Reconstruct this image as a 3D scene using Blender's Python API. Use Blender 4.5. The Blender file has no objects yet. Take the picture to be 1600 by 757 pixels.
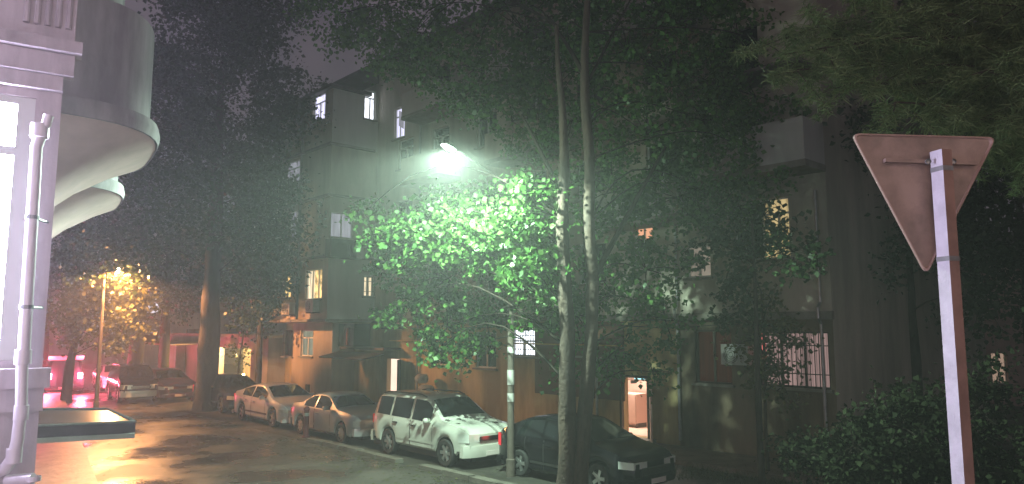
import bpy, math, random
import numpy as np
from mathutils import Vector, noise
random.seed(7); rng = np.random.default_rng(7)
C = bpy.context.scene.collection
R = math.radians
# ------------------------------------------------------------------ camera model (eye 3.5 m up on a first floor balcony)
F = 1155.0; PITCH = math.atan(134.5 / F); H = 3.5
cp, sp = math.cos(PITCH), math.sin(PITCH)
def ray(px, py):
    a = (px - 800) / F; b = -(py - 378.5) / F
    return Vector((a, cp - b * sp, sp + b * cp))
def at(px, py, Y):                       # survey point: pixel seen at horizontal depth Y
    r = ray(px, py); t = Y / r.y
    return Vector((r.x * t, Y, H + r.z * t))
def ground(px, py, z=0.0):
    r = ray(px, py); t = (z - H) / r.z
    return Vector((r.x * t, r.y * t, z))
U = Vector((0.673, -0.740, 0)).normalized()      # along the facade, towards the near end
N = Vector((-U.y * -1, U.x * -1, 0)); N = Vector((-0.740, -0.673, 0)).normalized()   # out of the facade, towards the street
FD = 18.3
def P(s, d, z): return U * s + N * (d - FD) + Vector((0, 0, z))
def on_d(px, py, d=0.0):                 # pixel -> (s, z) on the plane d
    r = ray(px, py); t = (d - FD) / r.dot(N)
    p = r * t; return p.dot(U), H + p.z
def on_s(px, py, s):                     # pixel -> (d, z) on the plane s
    r = ray(px, py); t = s / r.dot(U)
    p = r * t; return p.dot(N) + FD, H + p.z
# ------------------------------------------------------------------ materials
def mat(name, col, rough=0.8, metal=0.0, emit=None, es=0.0, spec=0.5, noise_amt=0.0, nscale=3.0, col2=None, bump=0.0, bscale=20.0, coat=0.0, streak=False, nocast=False):
    m = bpy.data.materials.new(name); m.use_nodes = True
    nt = m.node_tree; b = nt.nodes['Principled BSDF']
    b.inputs['Base Color'].default_value = (*col, 1); b.inputs['Roughness'].default_value = rough
    b.inputs['Metallic'].default_value = metal; b.inputs['Specular IOR Level'].default_value = spec
    b.inputs['Coat Weight'].default_value = coat
    if emit: b.inputs['Emission Color'].default_value = (*emit, 1); b.inputs['Emission Strength'].default_value = es
    if noise_amt or col2:
        tc = nt.nodes.new('ShaderNodeTexCoord'); mp = nt.nodes.new('ShaderNodeMapping'); nz = nt.nodes.new('ShaderNodeTexNoise')
        g = nt.nodes.new('ShaderNodeNewGeometry')
        nt.links.new(g.outputs['Position'], mp.inputs['Vector'])
        if streak: mp.inputs['Scale'].default_value = (1, 1, 0.22)
        nt.links.new(mp.outputs[0], nz.inputs['Vector'])
        nz.inputs['Scale'].default_value = nscale; nz.inputs['Detail'].default_value = 7; nz.inputs['Roughness'].default_value = 0.62
        rp = nt.nodes.new('ShaderNodeValToRGB'); rp.color_ramp.elements[0].position = 0.36; rp.color_ramp.elements[1].position = 0.64
        c2 = col2 or tuple(c * (1 - noise_amt) for c in col)
        rp.color_ramp.elements[0].color = (*c2, 1); rp.color_ramp.elements[1].color = (*col, 1)
        nt.links.new(nz.outputs['Fac'], rp.inputs['Fac']); nt.links.new(rp.outputs['Color'], b.inputs['Base Color'])
    if bump:
        n2 = nt.nodes.new('ShaderNodeTexNoise'); n2.inputs['Scale'].default_value = bscale; n2.inputs['Detail'].default_value = 5
        g = nt.nodes.new('ShaderNodeNewGeometry'); nt.links.new(g.outputs['Position'], n2.inputs['Vector'])
        bp = nt.nodes.new('ShaderNodeBump'); bp.inputs['Strength'].default_value = bump; bp.inputs['Distance'].default_value = 0.03
        nt.links.new(n2.outputs['Fac'], bp.inputs['Height']); nt.links.new(bp.outputs['Normal'], b.inputs['Normal'])
    if nocast: m.cycles.emission_sampling = 'NONE'
    return m
def emis(name, col, s, var=0.0, vscale=(20, 20, 1.5), cast=False, col2=None):
    m = bpy.data.materials.new(name); m.use_nodes = True; nt = m.node_tree
    for n in list(nt.nodes): nt.nodes.remove(n)
    o = nt.nodes.new('ShaderNodeOutputMaterial'); e = nt.nodes.new('ShaderNodeEmission'); nt.links.new(e.outputs[0], o.inputs[0])
    e.inputs['Color'].default_value = (*col, 1); e.inputs['Strength'].default_value = s
    if var:
        g = nt.nodes.new('ShaderNodeNewGeometry'); mp = nt.nodes.new('ShaderNodeMapping'); mp.inputs['Scale'].default_value = vscale
        nz = nt.nodes.new('ShaderNodeTexNoise'); nz.inputs['Scale'].default_value = 1.0; nz.inputs['Detail'].default_value = 3
        nt.links.new(g.outputs['Position'], mp.inputs[0]); nt.links.new(mp.outputs[0], nz.inputs['Vector'])
        rp = nt.nodes.new('ShaderNodeValToRGB'); rp.color_ramp.elements[0].position = 0.38; rp.color_ramp.elements[1].position = 0.62
        c2 = col2 or tuple(c * (1 - var) for c in col)
        rp.color_ramp.elements[0].color = (*c2, 1); rp.color_ramp.elements[1].color = (*col, 1)
        nt.links.new(nz.outputs['Fac'], rp.inputs[0]); nt.links.new(rp.outputs[0], e.inputs['Color'])
    if not cast: m.cycles.emission_sampling = 'NONE'
    return m
def leafmat(name, c1, c2, trans=0.35, rough=0.42, spec=.4):
    m = bpy.data.materials.new(name); m.use_nodes = True; nt = m.node_tree; b = nt.nodes['Principled BSDF']
    g = nt.nodes.new('ShaderNodeNewGeometry'); rp = nt.nodes.new('ShaderNodeValToRGB')
    rp.color_ramp.elements[0].color = (*c1, 1); rp.color_ramp.elements[1].color = (*c2, 1)
    nt.links.new(g.outputs['Random Per Island'], rp.inputs[0]); nt.links.new(rp.outputs[0], b.inputs['Base Color'])
    b.inputs['Roughness'].default_value = rough; b.inputs['Specular IOR Level'].default_value = spec
    t = nt.nodes.new('ShaderNodeBsdfTranslucent'); nt.links.new(rp.outputs[0], t.inputs['Color'])
    mx = nt.nodes.new('ShaderNodeMixShader'); mx.inputs[0].default_value = trans
    o = nt.nodes['Material Output']; nt.links.new(b.outputs[0], mx.inputs[1]); nt.links.new(t.outputs[0], mx.inputs[2]); nt.links.new(mx.outputs[0], o.inputs[0])
    return m
M = dict(
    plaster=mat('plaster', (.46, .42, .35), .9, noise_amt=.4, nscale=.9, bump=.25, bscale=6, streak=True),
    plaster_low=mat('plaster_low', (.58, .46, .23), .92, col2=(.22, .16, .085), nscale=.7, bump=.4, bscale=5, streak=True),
    plaster_low_shaded=mat('plaster_low_shaded', (.19, .145, .10), .92, col2=(.06, .045, .03), nscale=.9, bump=.4, bscale=6, streak=True),  # darker copy of the low plaster: shade at the right put into the colour
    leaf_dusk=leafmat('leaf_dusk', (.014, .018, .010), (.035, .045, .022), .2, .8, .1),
    plaster_red=mat('plaster_red', (.16, .07, .045), .92, col2=(.09, .05, .035), nscale=1.2, bump=.3, bscale=8, streak=True),
    plaster_grey=mat('plaster_grey', (.46, .46, .43), .9, noise_amt=.22, nscale=1.1, bump=.15, bscale=9, streak=True),
    plaster_warm=mat('plaster_warm', (.42, .33, .25), .9, noise_amt=.28, nscale=1.3, bump=.2, bscale=8, streak=True),
    concrete=mat('concrete', (.24, .22, .19), .9, noise_amt=.35, nscale=2.5, bump=.3, bscale=15),
    roofing=mat('roofing', (.10, .09, .085), .8, noise_amt=.3, nscale=2, bump=.3),
    dark_wood=mat('dark_wood', (.06, .035, .025), .6, noise_amt=.4, nscale=4),
    frame_white=mat('frame_white', (.62, .62, .60), .5),
    frame_dark=mat('frame_dark', (.05, .04, .035), .5),
    iron=mat('iron', (.03, .028, .026), .6, metal=.3),
    glass_dark=mat('glass_dark', (.012, .014, .016), .06, spec=.8),
    steel=mat('steel', (.30, .30, .30), .45, metal=.6, noise_amt=.3, nscale=6),
    pole_paint=mat('pole_paint', (.11, .09, .075), .75, noise_amt=.35, nscale=5, bump=.2),
    white_paint=mat('white_paint', (.45, .45, .43), .5, noise_amt=.15, nscale=4),
    bark=mat('bark', (.065, .043, .032), .9, col2=(.035, .025, .02), nscale=7, bump=.9, bscale=14, streak=True),
    twig=mat('twig', (.022, .017, .013), .95, spec=.2),
    bark_dark=mat('bark_dark', (.06, .046, .04), .9, col2=(.03, .024, .02), nscale=6, bump=.9, bscale=10, streak=True),
    bark_pale=mat('bark_pale', (.26, .25, .20), .85, col2=(.11, .10, .08), nscale=5, bump=.5, bscale=9),
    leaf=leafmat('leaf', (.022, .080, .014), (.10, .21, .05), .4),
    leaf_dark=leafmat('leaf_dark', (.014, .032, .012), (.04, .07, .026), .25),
    leaf_warm=leafmat('leaf_warm', (.06, .07, .025), (.13, .13, .05), .35),
    needle=leafmat('needle', (.09, .16, .06), (.22, .30, .13), .2, .5),
    black_rubber=mat('black_rubber', (.018, .018, .018), .8),
    chrome=mat('chrome', (.6, .6, .6), .18, metal=1.0),
    alloy=mat('alloy', (.55, .56, .56), .3, metal=.85),
    black_plastic=mat('black_plastic', (.02, .02, .02), .5),
    car_glass=mat('car_glass', (.010, .013, .014), .05, spec=.9),
    lamp_lens=mat('lamp_lens', (.70, .74, .70), .15, metal=.3),
    amber=mat('amber', (.5, .2, .03), .3),
    tail_red=mat('tail_red', (.35, .01, .01), .25, emit=(1, .05, .04), es=.25, nocast=True),
    tail_lit=emis('tail_lit', (1, .06, .07), 1.0),
    tail_blaze=emis('tail_blaze', (1, .5, .55), 30.0),
    plate=mat('plate', (.62, .58, .55), .5),
    sack=mat('sack', (.55, .55, .50), .8, noise_amt=.25, nscale=8, bump=.4),
    cloth_white=mat('cloth_white', (.5, .5, .5), .9), cloth_dark=mat('cloth_dark', (.08, .07, .09), .9), cloth_pink=mat('cloth_pink', (.4, .16, .18), .9),
    ac=mat('ac', (.42, .42, .40), .6, noise_amt=.25, nscale=6),
    sign_back=mat('sign_back', (.28, .195, .16), .6, metal=.0, noise_amt=.42, nscale=5, bump=.12, bscale=12),
    sign_rim=mat('sign_rim', (.29, .19, .155), .7),
    tube_lit=mat('tube_lit', (.58, .54, .60), .5, noise_amt=.22, nscale=7, bump=.15, bscale=30),
    tube_shaded=mat('tube_shaded', (.26, .15, .12), .55, noise_amt=.3, nscale=6),
    left_wall=mat('left_wall', (.60, .52, .54), .85, noise_amt=.42, nscale=3.2, streak=True, bump=.15, bscale=18),
    left_balcony=mat('left_balcony', (.58, .54, .57), .9, noise_amt=.45, nscale=2.2, streak=True, bump=.2, bscale=10),
    soffit=mat('soffit', (.74, .54, .54), .9, noise_amt=.16, nscale=2.4),
    pipe=mat('pipe', (.72, .66, .70), .4, metal=.2),
    bollard=mat('bollard', (.14, .03, .03), .6, noise_amt=.3, nscale=8),
    stone=mat('stone', (.32, .28, .24), .9, noise_amt=.45, nscale=5, bump=.7),
    room=mat('room', (.68, .50, .42), .9, noise_amt=.12, nscale=3), room_door=mat('room_door', (.48, .33, .28), .6, noise_amt=.15, nscale=4),
    cabinet=mat('cabinet', (.55, .38, .32), .6), blue_box=mat('blue_box', (.08, .25, .34), .5),
    yellow_wall=mat('yellow_wall', (.62, .42, .16), .9, noise_amt=.25, nscale=2), sky_paint=mat('sky_paint', (.3, .3, .3), .9),
    pane_lav=emis('pane_lav', (.70, .68, .92), 2.0, .45, (9, 9, .8)),
    pane_dimlav=emis('pane_dimlav', (.36, .34, .42), .8, .35, (14, 14, .7)),
    pane_white=emis('pane_white', (.86, .90, 1.0), 3.4, .5, (5, 5, 3)),
    pane_warm=emis('pane_warm', (1.0, .62, .22), 1.9, .75, (5, 5, 3)),
    pane_cream=emis('pane_cream', (1.0, .78, .50), 1.4, .55, (8, 8, 1.2)),
    pane_green=emis('pane_green', (.62, .58, .40), .48, .5, (16, 16, .6)),
    pane_pinkish=emis('pane_pinkish', (.62, .27, .20), .42, .5, (7, 7, 1)),
    pane_pink=emis('pane_pink', (.60, .38, .36), .62, .6, (22, 22, .35)),
    pane_red=emis('pane_red', (1, .16, .14), 1.5),
    pane_dimred=emis('pane_dimred', (.20, .055, .035), .16, .5, (14, 14, .5)),
    pane_yel=emis('pane_yel', (.86, .64, .30), .72, .6, (7, 7, .8)),
    pane_pale=emis('pane_pale', (.62, .50, .40), .40, .3, (4, 4, 2)),
    pane_spot=emis('pane_spot', (1, .45, .25), .9),
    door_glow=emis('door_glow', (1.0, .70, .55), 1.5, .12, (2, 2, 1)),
    blaze_pane=emis('blaze_pane', (.74, .72, 1.0), 85.0, cast=True),
    soffit_fill_pane=emis('soffit_fill_pane', (1.0, .66, .60), 5.0, cast=True), rear_fill_pane=emis('rear_fill_pane', (1.0, .72, .54), 6.5, cast=True),
    led=emis('led', (.80, 1.0, .90), 220.0), sodium=emis('sodium', (1.0, .70, .55), 90.0), bulb=emis('bulb', (1, .8, .5), 40.0),
    far_lit=emis('far_lit', (.9, .6, .45), .4), far_white=emis('far_white', (.8, .8, .95), 1.3),
)
def paint(name, col, rough=.28, metal=0.0): return mat(name, col, rough, metal, coat=.6, noise_amt=.10, nscale=1.5)
# ------------------------------------------------------------------ mesh builder
class MB:
    def __init__(s): s.v = []; s.f = []; s.m = []; s.cur = 0
    def quad(s, *pts):
        i = len(s.v); s.v += [tuple(p) for p in pts]; s.f.append(tuple(range(i, i + len(pts)))); s.m.append(s.cur); return s
    def hexa(s, a):                      # 8 points: bottom ring 0-3, top ring 4-7
        i = len(s.v); s.v += [tuple(p) for p in a]
        for q in ((3, 2, 1, 0), (4, 5, 6, 7), (0, 1, 5, 4), (1, 2, 6, 5), (2, 3, 7, 6), (3, 0, 4, 7)): s.f.append(tuple(i + k for k in q)); s.m.append(s.cur)
        return s
    def box(s, x0, x1, y0, y1, z0, z1, T=None):
        pts = [(x0, y0, z0), (x1, y0, z0), (x1, y1, z0), (x0, y1, z0), (x0, y0, z1), (x1, y0, z1), (x1, y1, z1), (x0, y1, z1)]
        return s.hexa([T(*p) for p in pts] if T else pts)
    def grid(s, rows, close=False):      # rows of points
        i = len(s.v); n = len(rows[0])
        for r in rows: s.v += [tuple(p) for p in r]
        for a in range(len(rows) - 1):
            for b in range(n if close else n - 1):
                c = (b + 1) % n
                s.f.append((i + a * n + b, i + a * n + c, i + (a + 1) * n + c, i + (a + 1) * n + b)); s.m.append(s.cur)
        return s
    def tube(s, pts, rad, n=10, caps=True, wob=0.0):
        pts = [Vector(p) for p in pts]
        if not hasattr(rad, '__len__'): rad = [rad] * len(pts)
        rows = []; up = None
        for k, p in enumerate(pts):
            t = (pts[min(k + 1, len(pts) - 1)] - pts[max(k - 1, 0)]).normalized()
            if up is None: up = t.orthogonal().normalized()
            up = (up - t * up.dot(t)).normalized(); sd = t.cross(up)
            rows.append([p + (up * math.cos(a) + sd * math.sin(a)) * rad[k] * (1 + (wob * noise.noise(p * 1.3 + Vector((math.cos(a), math.sin(a), 0))) if wob else 0)) for a in [2 * math.pi * j / n for j in range(n)]])
        s.grid(rows, True)
        if caps: s.quad(*rows[0][::-1]); s.quad(*rows[-1])
        return s
    def lathe(s, prof, n=24, c=(0, 0, 0), axis='z', a0=0, a1=2 * math.pi):
        full = abs(a1 - a0 - 2 * math.pi) < 1e-6; rows = []
        for r, h in prof:
            row = []
            for j in range(n if full else n + 1):
                a = a0 + (a1 - a0) * j / n; x, y = r * math.cos(a), r * math.sin(a)
                row.append((c[0] + x, c[1] + y, c[2] + h) if axis == 'z' else (c[0] + x, c[1] + h, c[2] + y))
            rows.append(row)
        return s.grid(rows, full)
    def build(s, name, mats, parent=None, off=None, smooth=False):
        me = bpy.data.meshes.new(name)
        v = s.v if off is None else [(p[0] - off[0], p[1] - off[1], p[2] - off[2]) for p in s.v]
        me.from_pydata(v, [], s.f)
        mats = mats if isinstance(mats, (list, tuple)) else [mats]
        for mm in mats: me.materials.append(mm)
        if any(s.m): me.polygons.foreach_set('material_index', s.m)
        import bmesh
        bm = bmesh.new(); bm.from_mesh(me); bmesh.ops.remove_doubles(bm, verts=bm.verts, dist=1e-5)
        bmesh.ops.recalc_face_normals(bm, faces=bm.faces)
        if smooth:
            for f in bm.faces: f.smooth = True
            for e in bm.edges:
                if len(e.link_faces) == 2 and e.calc_face_angle(0) > R(38): e.smooth = False
        bm.to_mesh(me); bm.free()
        o = bpy.data.objects.new(name, me); C.objects.link(o)
        if parent is not None: o.parent = parent
        return o
def tag(o, label=None, cat=None, group=None, kind=None):
    if label: o['label'] = label
    if cat: o['category'] = cat
    if group: o['group'] = group
    if kind: o['kind'] = kind
    return o
def thing(name, label, cat, loc=(0, 0, 0), rz=0, group=None):
    o = bpy.data.objects.new(name, None); C.objects.link(o); o.location = loc; o.rotation_euler = (0, 0, rz); o.empty_display_size = .3
    return tag(o, label, cat, group)
def struct(name, mb, m, **k): return tag(mb.build(name, m, **k), kind='structure')
# ------------------------------------------------------------------ ground
def wet_road():
    m = bpy.data.materials.new('wet_asphalt'); m.use_nodes = True; nt = m.node_tree; b = nt.nodes['Principled BSDF']; L = nt.links.new
    g = nt.nodes.new('ShaderNodeNewGeometry'); n1 = nt.nodes.new('ShaderNodeTexNoise'); n1.inputs['Scale'].default_value = .45; n1.inputs['Detail'].default_value = 6
    n2 = nt.nodes.new('ShaderNodeTexNoise'); n2.inputs['Scale'].default_value = 24; n2.inputs['Detail'].default_value = 4
    L(g.outputs['Position'], n1.inputs['Vector']); L(g.outputs['Position'], n2.inputs['Vector'])
    r = nt.nodes.new('ShaderNodeMapRange'); r.inputs['From Min'].default_value = .38; r.inputs['From Max'].default_value = .62; r.inputs['To Min'].default_value = .16; r.inputs['To Max'].default_value = .52
    L(n1.outputs['Fac'], r.inputs[0]); L(r.outputs[0], b.inputs['Roughness'])
    rp = nt.nodes.new('ShaderNodeValToRGB'); rp.color_ramp.elements[0].color = (.028, .026, .024, 1); rp.color_ramp.elements[1].color = (.085, .078, .068, 1)
    rp.color_ramp.elements[0].position = .3; rp.color_ramp.elements[1].position = .7
    L(n1.outputs['Fac'], rp.inputs[0]); L(rp.outputs[0], b.inputs['Base Color'])
    bp = nt.nodes.new('ShaderNodeBump'); bp.inputs['Strength'].default_value = .35; bp.inputs['Distance'].default_value = .015
    n3 = nt.nodes.new('ShaderNodeTexNoise'); n3.inputs['Scale'].default_value = 2.2; n3.inputs['Detail'].default_value = 6; L(g.outputs['Position'], n3.inputs['Vector'])
    ad = nt.nodes.new('ShaderNodeMath'); ad.operation = 'ADD'; L(n2.outputs['Fac'], ad.inputs[0]); L(n3.outputs['Fac'], ad.inputs[1])
    L(ad.outputs[0], bp.inputs['Height']); L(bp.outputs[0], b.inputs['Normal'])
    return m
road_m = wet_road()
soil_m = mat('soil', (.075, .06, .045), .9, col2=(.03, .028, .02), nscale=1.2, bump=.8, bscale=9)
pave_m = mat('paving', (.20, .16, .14), .45, col2=(.10, .085, .075), nscale=2.2, bump=.35, bscale=11)
mb = MB(); g = 160
mb.quad((-g, -40, 0), (g, -40, 0), (g, g, 0), (-g, g, 0)); struct('ground', mb, soil_m)
mb = MB()     # the road sheet, between the near building and the parked cars, running away to the left
def road_pt(s, cd): return P(s, FD - cd, .004)
mb.quad(road_pt(30, 1), road_pt(30, 11.1), road_pt(-140, 11.1), road_pt(-140, 1.0)); struct('road', mb, road_m)
mb = MB(); mb.quad(P(30, 7.2, .006), P(-75, 7.2, .006), P(-75, 2.0, .006), P(30, 2.0, .006))
struct('parking_strip', mb, mat('parking_asphalt', (.06, .055, .045), .55, col2=(.03, .028, .024), nscale=1.1, bump=.6, bscale=18))
mb = MB(); mb.box(-37, -6, .003, 2.0, 0, .13, P); struct('pavement', mb, pave_m)
mb = MB()
for k in range(14):
    s0 = -21.6 + k * 1.0
    if k in (5,): continue
    dz = random.uniform(-.025, .015)
    mb.box(s0, s0 + .96, 7.02 + random.uniform(-.03, .03), 7.26, 0, .13 + dz, P)
struct('kerb', mb, mat('kerb_stone', (.13, .12, .10), .7, noise_amt=.4, nscale=3, bump=.5, bscale=12))
# ------------------------------------------------------------------ sky dome
sk = bpy.data.materials.new('night_sky'); sk.use_nodes = True; nt = sk.node_tree
for n in list(nt.nodes): nt.nodes.remove(n)
o_ = nt.nodes.new('ShaderNodeOutputMaterial'); e_ = nt.nodes.new('ShaderNodeEmission'); nt.links.new(e_.outputs[0], o_.inputs[0])
g_ = nt.nodes.new('ShaderNodeNewGeometry'); n_ = nt.nodes.new('ShaderNodeTexNoise'); n_.inputs['Scale'].default_value = .045; n_.inputs['Detail'].default_value = 5
nt.links.new(g_.outputs['Position'], n_.inputs['Vector'])
rp = nt.nodes.new('ShaderNodeValToRGB'); rp.color_ramp.elements[0].position = .38; rp.color_ramp.elements[1].position = .64; rp.color_ramp.elements[0].color = (.062, .050, .066, 1); rp.color_ramp.elements[1].color = (.125, .096, .116, 1)
nt.links.new(n_.outputs['Fac'], rp.inputs[0]); nt.links.new(rp.outputs[0], e_.inputs['Color']); e_.inputs['Strength'].default_value = 1.0
sk.cycles.emission_sampling = 'NONE'
mb = MB(); mb.lathe([(150 * math.cos(a), 150 * math.sin(a) - 2) for a in [R(x) for x in (0, 8, 18, 30, 45, 60, 75, 89.9)]], 48); sky = struct('sky', mb, sk, smooth=True)
# ------------------------------------------------------------------ world: dim night sky + thin mist
w = bpy.data.worlds.new('World'); bpy.context.scene.world = w; w.use_nodes = True; nt = w.node_tree
bg = nt.nodes['Background']; st = nt.nodes.new('ShaderNodeTexSky'); st.sky_type = 'NISHITA'; st.sun_disc = False
st.sun_elevation = R(-8); st.sun_rotation = R(120); nt.links.new(st.outputs[0], bg.inputs[0]); bg.inputs[1].default_value = .05
vs = nt.nodes.new('ShaderNodeVolumePrincipled'); vs.inputs['Color'].default_value = (.96, 1, .98, 1); vs.inputs['Density'].default_value = .0032; vs.inputs['Anisotropy'].default_value = .52
nt.links.new(vs.outputs[0], nt.nodes['World Output'].inputs['Volume'])
def lamp(name, loc, col, power, radius=.08, parent=None, typ='POINT', off=None):
    l = bpy.data.lights.new(name, typ); l.energy = power; l.color = col
    if typ == 'POINT': l.shadow_soft_size = radius
    o = bpy.data.objects.new(name, l); C.objects.link(o)
    o.location = Vector(loc) - Vector(off) if off is not None else loc
    if parent: o.parent = parent
    return o
# ------------------------------------------------------------------ facade helpers
def holed(mb, T, a0, a1, z0, z1, holes, depth=.22, flip=1):
    """flat wall with real openings; T(a, depth_in, z)"""
    A = sorted({a0, a1, *[h[0] for h in holes], *[h[1] for h in holes]}); Z = sorted({z0, z1, *[h[2] for h in holes], *[h[3] for h in holes]})
    A = [a for a in A if a0 <= a <= a1]; Z = [z for z in Z if z0 <= z <= z1]
    for i in range(len(A) - 1):
        for j in range(len(Z) - 1):
            am, zm = (A[i] + A[i + 1]) / 2, (Z[j] + Z[j + 1]) / 2
            if any(h[0] < am < h[1] and h[2] < zm < h[3] for h in holes): continue
            mb.quad(T(A[i], 0, Z[j]), T(A[i + 1], 0, Z[j]), T(A[i + 1], 0, Z[j + 1]), T(A[i], 0, Z[j + 1]))
    for h in holes:
        a, b, c, d = h[:4]; q = depth
        mb.quad(T(a, 0, c), T(a, q, c), T(a, q, d), T(a, 0, d)); mb.quad(T(b, 0, c), T(b, q, c), T(b, q, d), T(b, 0, d))
        mb.quad(T(a, 0, c), T(b, 0, c), T(b, q, c), T(a, q, c)); mb.quad(T(a, 0, d), T(b, 0, d), T(b, q, d), T(a, q, d))
def window(root, T, h, pane, frame='frame_white', mull=(.5,), trans=None, grille=0, sill=True, label=None, partial=None, name='window'):
    a, b, c, d = h[:4]; off = root.location; e = .05; wd, hh = b - a, d - c
    m = MB()
    m.box(a + .002, b - .002, .08, .14, c + .002, c + e, T); m.box(a + .002, b - .002, .08, .14, d - e, d - .002, T)
    m.box(a + .002, a + e, .08, .14, c + e, d - e, T); m.box(b - e, b - .002, .08, .14, c + e, d - e, T)
    for f in mull: x = a + wd * f; m.box(x - .028, x + .028, .075, .13, c + e, (c + hh * trans) if trans else d - e, T)
    if trans: z = c + hh * trans; m.box(a + e, b - e, .078, .135, z - .025, z + .025, T)
    fr = m.build(name, M[frame], root, off)
    if label: fr['label'] = label
    m = MB()
    if partial:                          # pane split: lit portion and darker remainder
        x = a + wd * partial[0]
        m.quad(T(a, .15, c), T(x, .15, c), T(x, .15, d), T(a, .15, d)); m.cur = 1
        m.quad(T(x, .15, c), T(b, .15, c), T(b, .15, d), T(x, .15, d)); m.build('pane', [M[pane], M[partial[1]]], fr)
        fr.children[0].data.transform(__import__('mathutils').Matrix.Translation(-Vector(off)))
    else:
        m.quad(T(a, .15, c), T(b, .15, c), T(b, .15, d), T(a, .15, d)); m.build('pane', M[pane], fr, off)
    if sill:
        m = MB(); m.box(a - .08, b + .08, -.10, .07, c - .07, c - .003, T); m.build('sill', M['concrete'], fr, off)
    if grille:
        m = MB(); n = max(3, int(wd / .12))
        for k in range(n + 1): x = a + wd * k / n; m.box(x - .009, x + .009, -.03, -.012, c + .02, d - .02, T)
        for k in range(grille): z = c + hh * (k + .5) / grille; m.box(a, b, -.012, .006, z - .012, z + .012, T)
        m.build('grille', M['iron'], fr, off)
    return fr
# ------------------------------------------------------------------ the apartment block
B = thing('apartment_building', 'long five storey apartment block of stained plaster behind the parked cars and trees', 'building', P(-20, 0, 0))
OFF = B.location
TF = lambda a, q, z: P(a, -q, z)                     # main facade
S_BAY = -29.55; D_BAY = 2.4; S_BAYL = -35.06; ROOF = 15.75; S_R = on_d(1300, 480)[0]; S_L = -38.5
def rect(x0, x1, y0, y1, d=0.0):
    ym = (y0 + y1) / 2; xm = (x0 + x1) / 2
    return (on_d(x0, ym, d)[0], on_d(x1, ym, d)[0], on_d(xm, y1, d)[1], on_d(xm, y0, d)[1])
W = {}
W['shutter_top'] = rect(616, 632, 168, 216)
W['curtain_low'] = rect(607, 629, 460, 508)
W['white_low'] = rect(799, 842, 514, 557)
W['yel_low'] = rect(894, 916, 516, 556)
W['amber_mid'] = rect(1073, 1110, 384, 434)
W['wide_mid'] = rect(1146, 1234, 312, 406)
W['red_low'] = rect(1086, 1143, 516, 600)
W['pink_low'] = rect(1184, 1296, 518, 606)
W['spot_mid'] = rect(990, 1020, 345, 392)
D1 = rect(975, 1014, 591, 690); D1 = (D1[0], D1[1], .22, D1[3])
D2 = rect(604, 622, 561, 640); D2 = (D2[0], D2[1] + .15, .16, D2[3])
extra = []                                            # dark windows the trees mostly hide
for k, s in enumerate((-27.2, -24.6, -21.6, -18.9, -16.2, -13.3, -10.6)):
    for fl, z in enumerate((2.0, 4.95, 7.8, 10.6, 13.3)):
        hcand = (s - .6, s + .6, z, z + 1.35)
        if all(hcand[1] < h[0] - .1 or hcand[0] > h[1] + .1 or hcand[3] < h[2] - .1 or hcand[2] > h[3] + .1 for h in list(W.values()) + [D1, D2]): extra.append(hcand)
m = MB()
allh = list(W.values()) + extra + [D1, D2]
m.cur = 0; holed(m, TF, S_BAY, S_R, 3.75, ROOF, [h for h in allh if h[2] > 3.7])
low = [h for h in allh if h[2] <= 3.7]
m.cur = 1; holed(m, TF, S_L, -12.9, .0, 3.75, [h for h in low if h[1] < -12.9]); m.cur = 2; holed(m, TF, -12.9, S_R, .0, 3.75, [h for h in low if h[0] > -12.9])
m.cur = 0; holed(m, TF, S_L, S_BAYL, 3.75, ROOF, [])
q = MB()
m.quad(P(S_R, 0, 0), P(S_R, -12, 0), P(S_R, -12, ROOF), P(S_R, 0, ROOF)); m.quad(P(S_L, 0, 0), P(S_L, -12, 0), P(S_L, -12, ROOF), P(S_L, 0, ROOF)); m.quad(P(S_L, -12, 0), P(S_R, -12, 0), P(S_R, -12, ROOF), P(S_L, -12, ROOF))
m.build('wall', [M['plaster'], M['plaster_low'], M['plaster_low_shaded']], B, OFF)
m = MB(); m.box(S_L - .3, S_R + .3, -12.3, .45, ROOF, ROOF + .22, P); m.box(S_L + 3, S_R - 3, -10, -3, ROOF + .22, ROOF + 1.0, P); m.build('roof', M['roofing'], B, OFF)
m = MB(); m.box(S_BAY, S_R + .05, .003, .16, 3.72, 3.92, P); m.build('ledge', M['concrete'], B, OFF)
m = MB(); m.box(-18.9, -14.9, .003, .03, 1.25, 3.70, P); m.build('render_patch', M['plaster_red'], B, OFF)['label'] = 'red brown stained patch of wall'
# windows of the main facade
window(B, TF, W['shutter_top'], 'pane_lav', mull=(.45,), trans=.72, label='top floor lavender lit window with an open sash')
m = MB(); h = W['shutter_top']
mf = m.hexa([P(h[1] - .03, .0, h[2] + .35), P(h[1] + .25, .42, h[2] + .35), P(h[1] + .25, .46, h[2] + .35), P(h[1] - .03, .04, h[2] + .35), P(h[1] - .03, .0, h[3] - .4), P(h[1] + .25, .42, h[3] - .4), P(h[1] + .25, .46, h[3] - .4), P(h[1] - .03, .04, h[3] - .4)]).build('open_sash', M['pane_dimlav'], B, OFF)
window(B, TF, W['curtain_low'], 'pane_pinkish', mull=(), grille=0, label='window with a salmon curtain')
m = MB()
h = W['curtain_low']
for k in range(9): x = h[0] + (h[1] - h[0]) * k / 8; m.box(x - .012, x + .012, .30, .32, h[2] - .15, h[2] + .45, P)
m.box(h[0] - .05, h[1] + .05, .29, .33, h[2] + .43, h[2] + .46, P); m.box(h[0] - .05, h[1] + .05, .0, .33, h[2] - .18, h[2] - .12, P)
m.build('window_basket', M['iron'], B, OFF)
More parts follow.
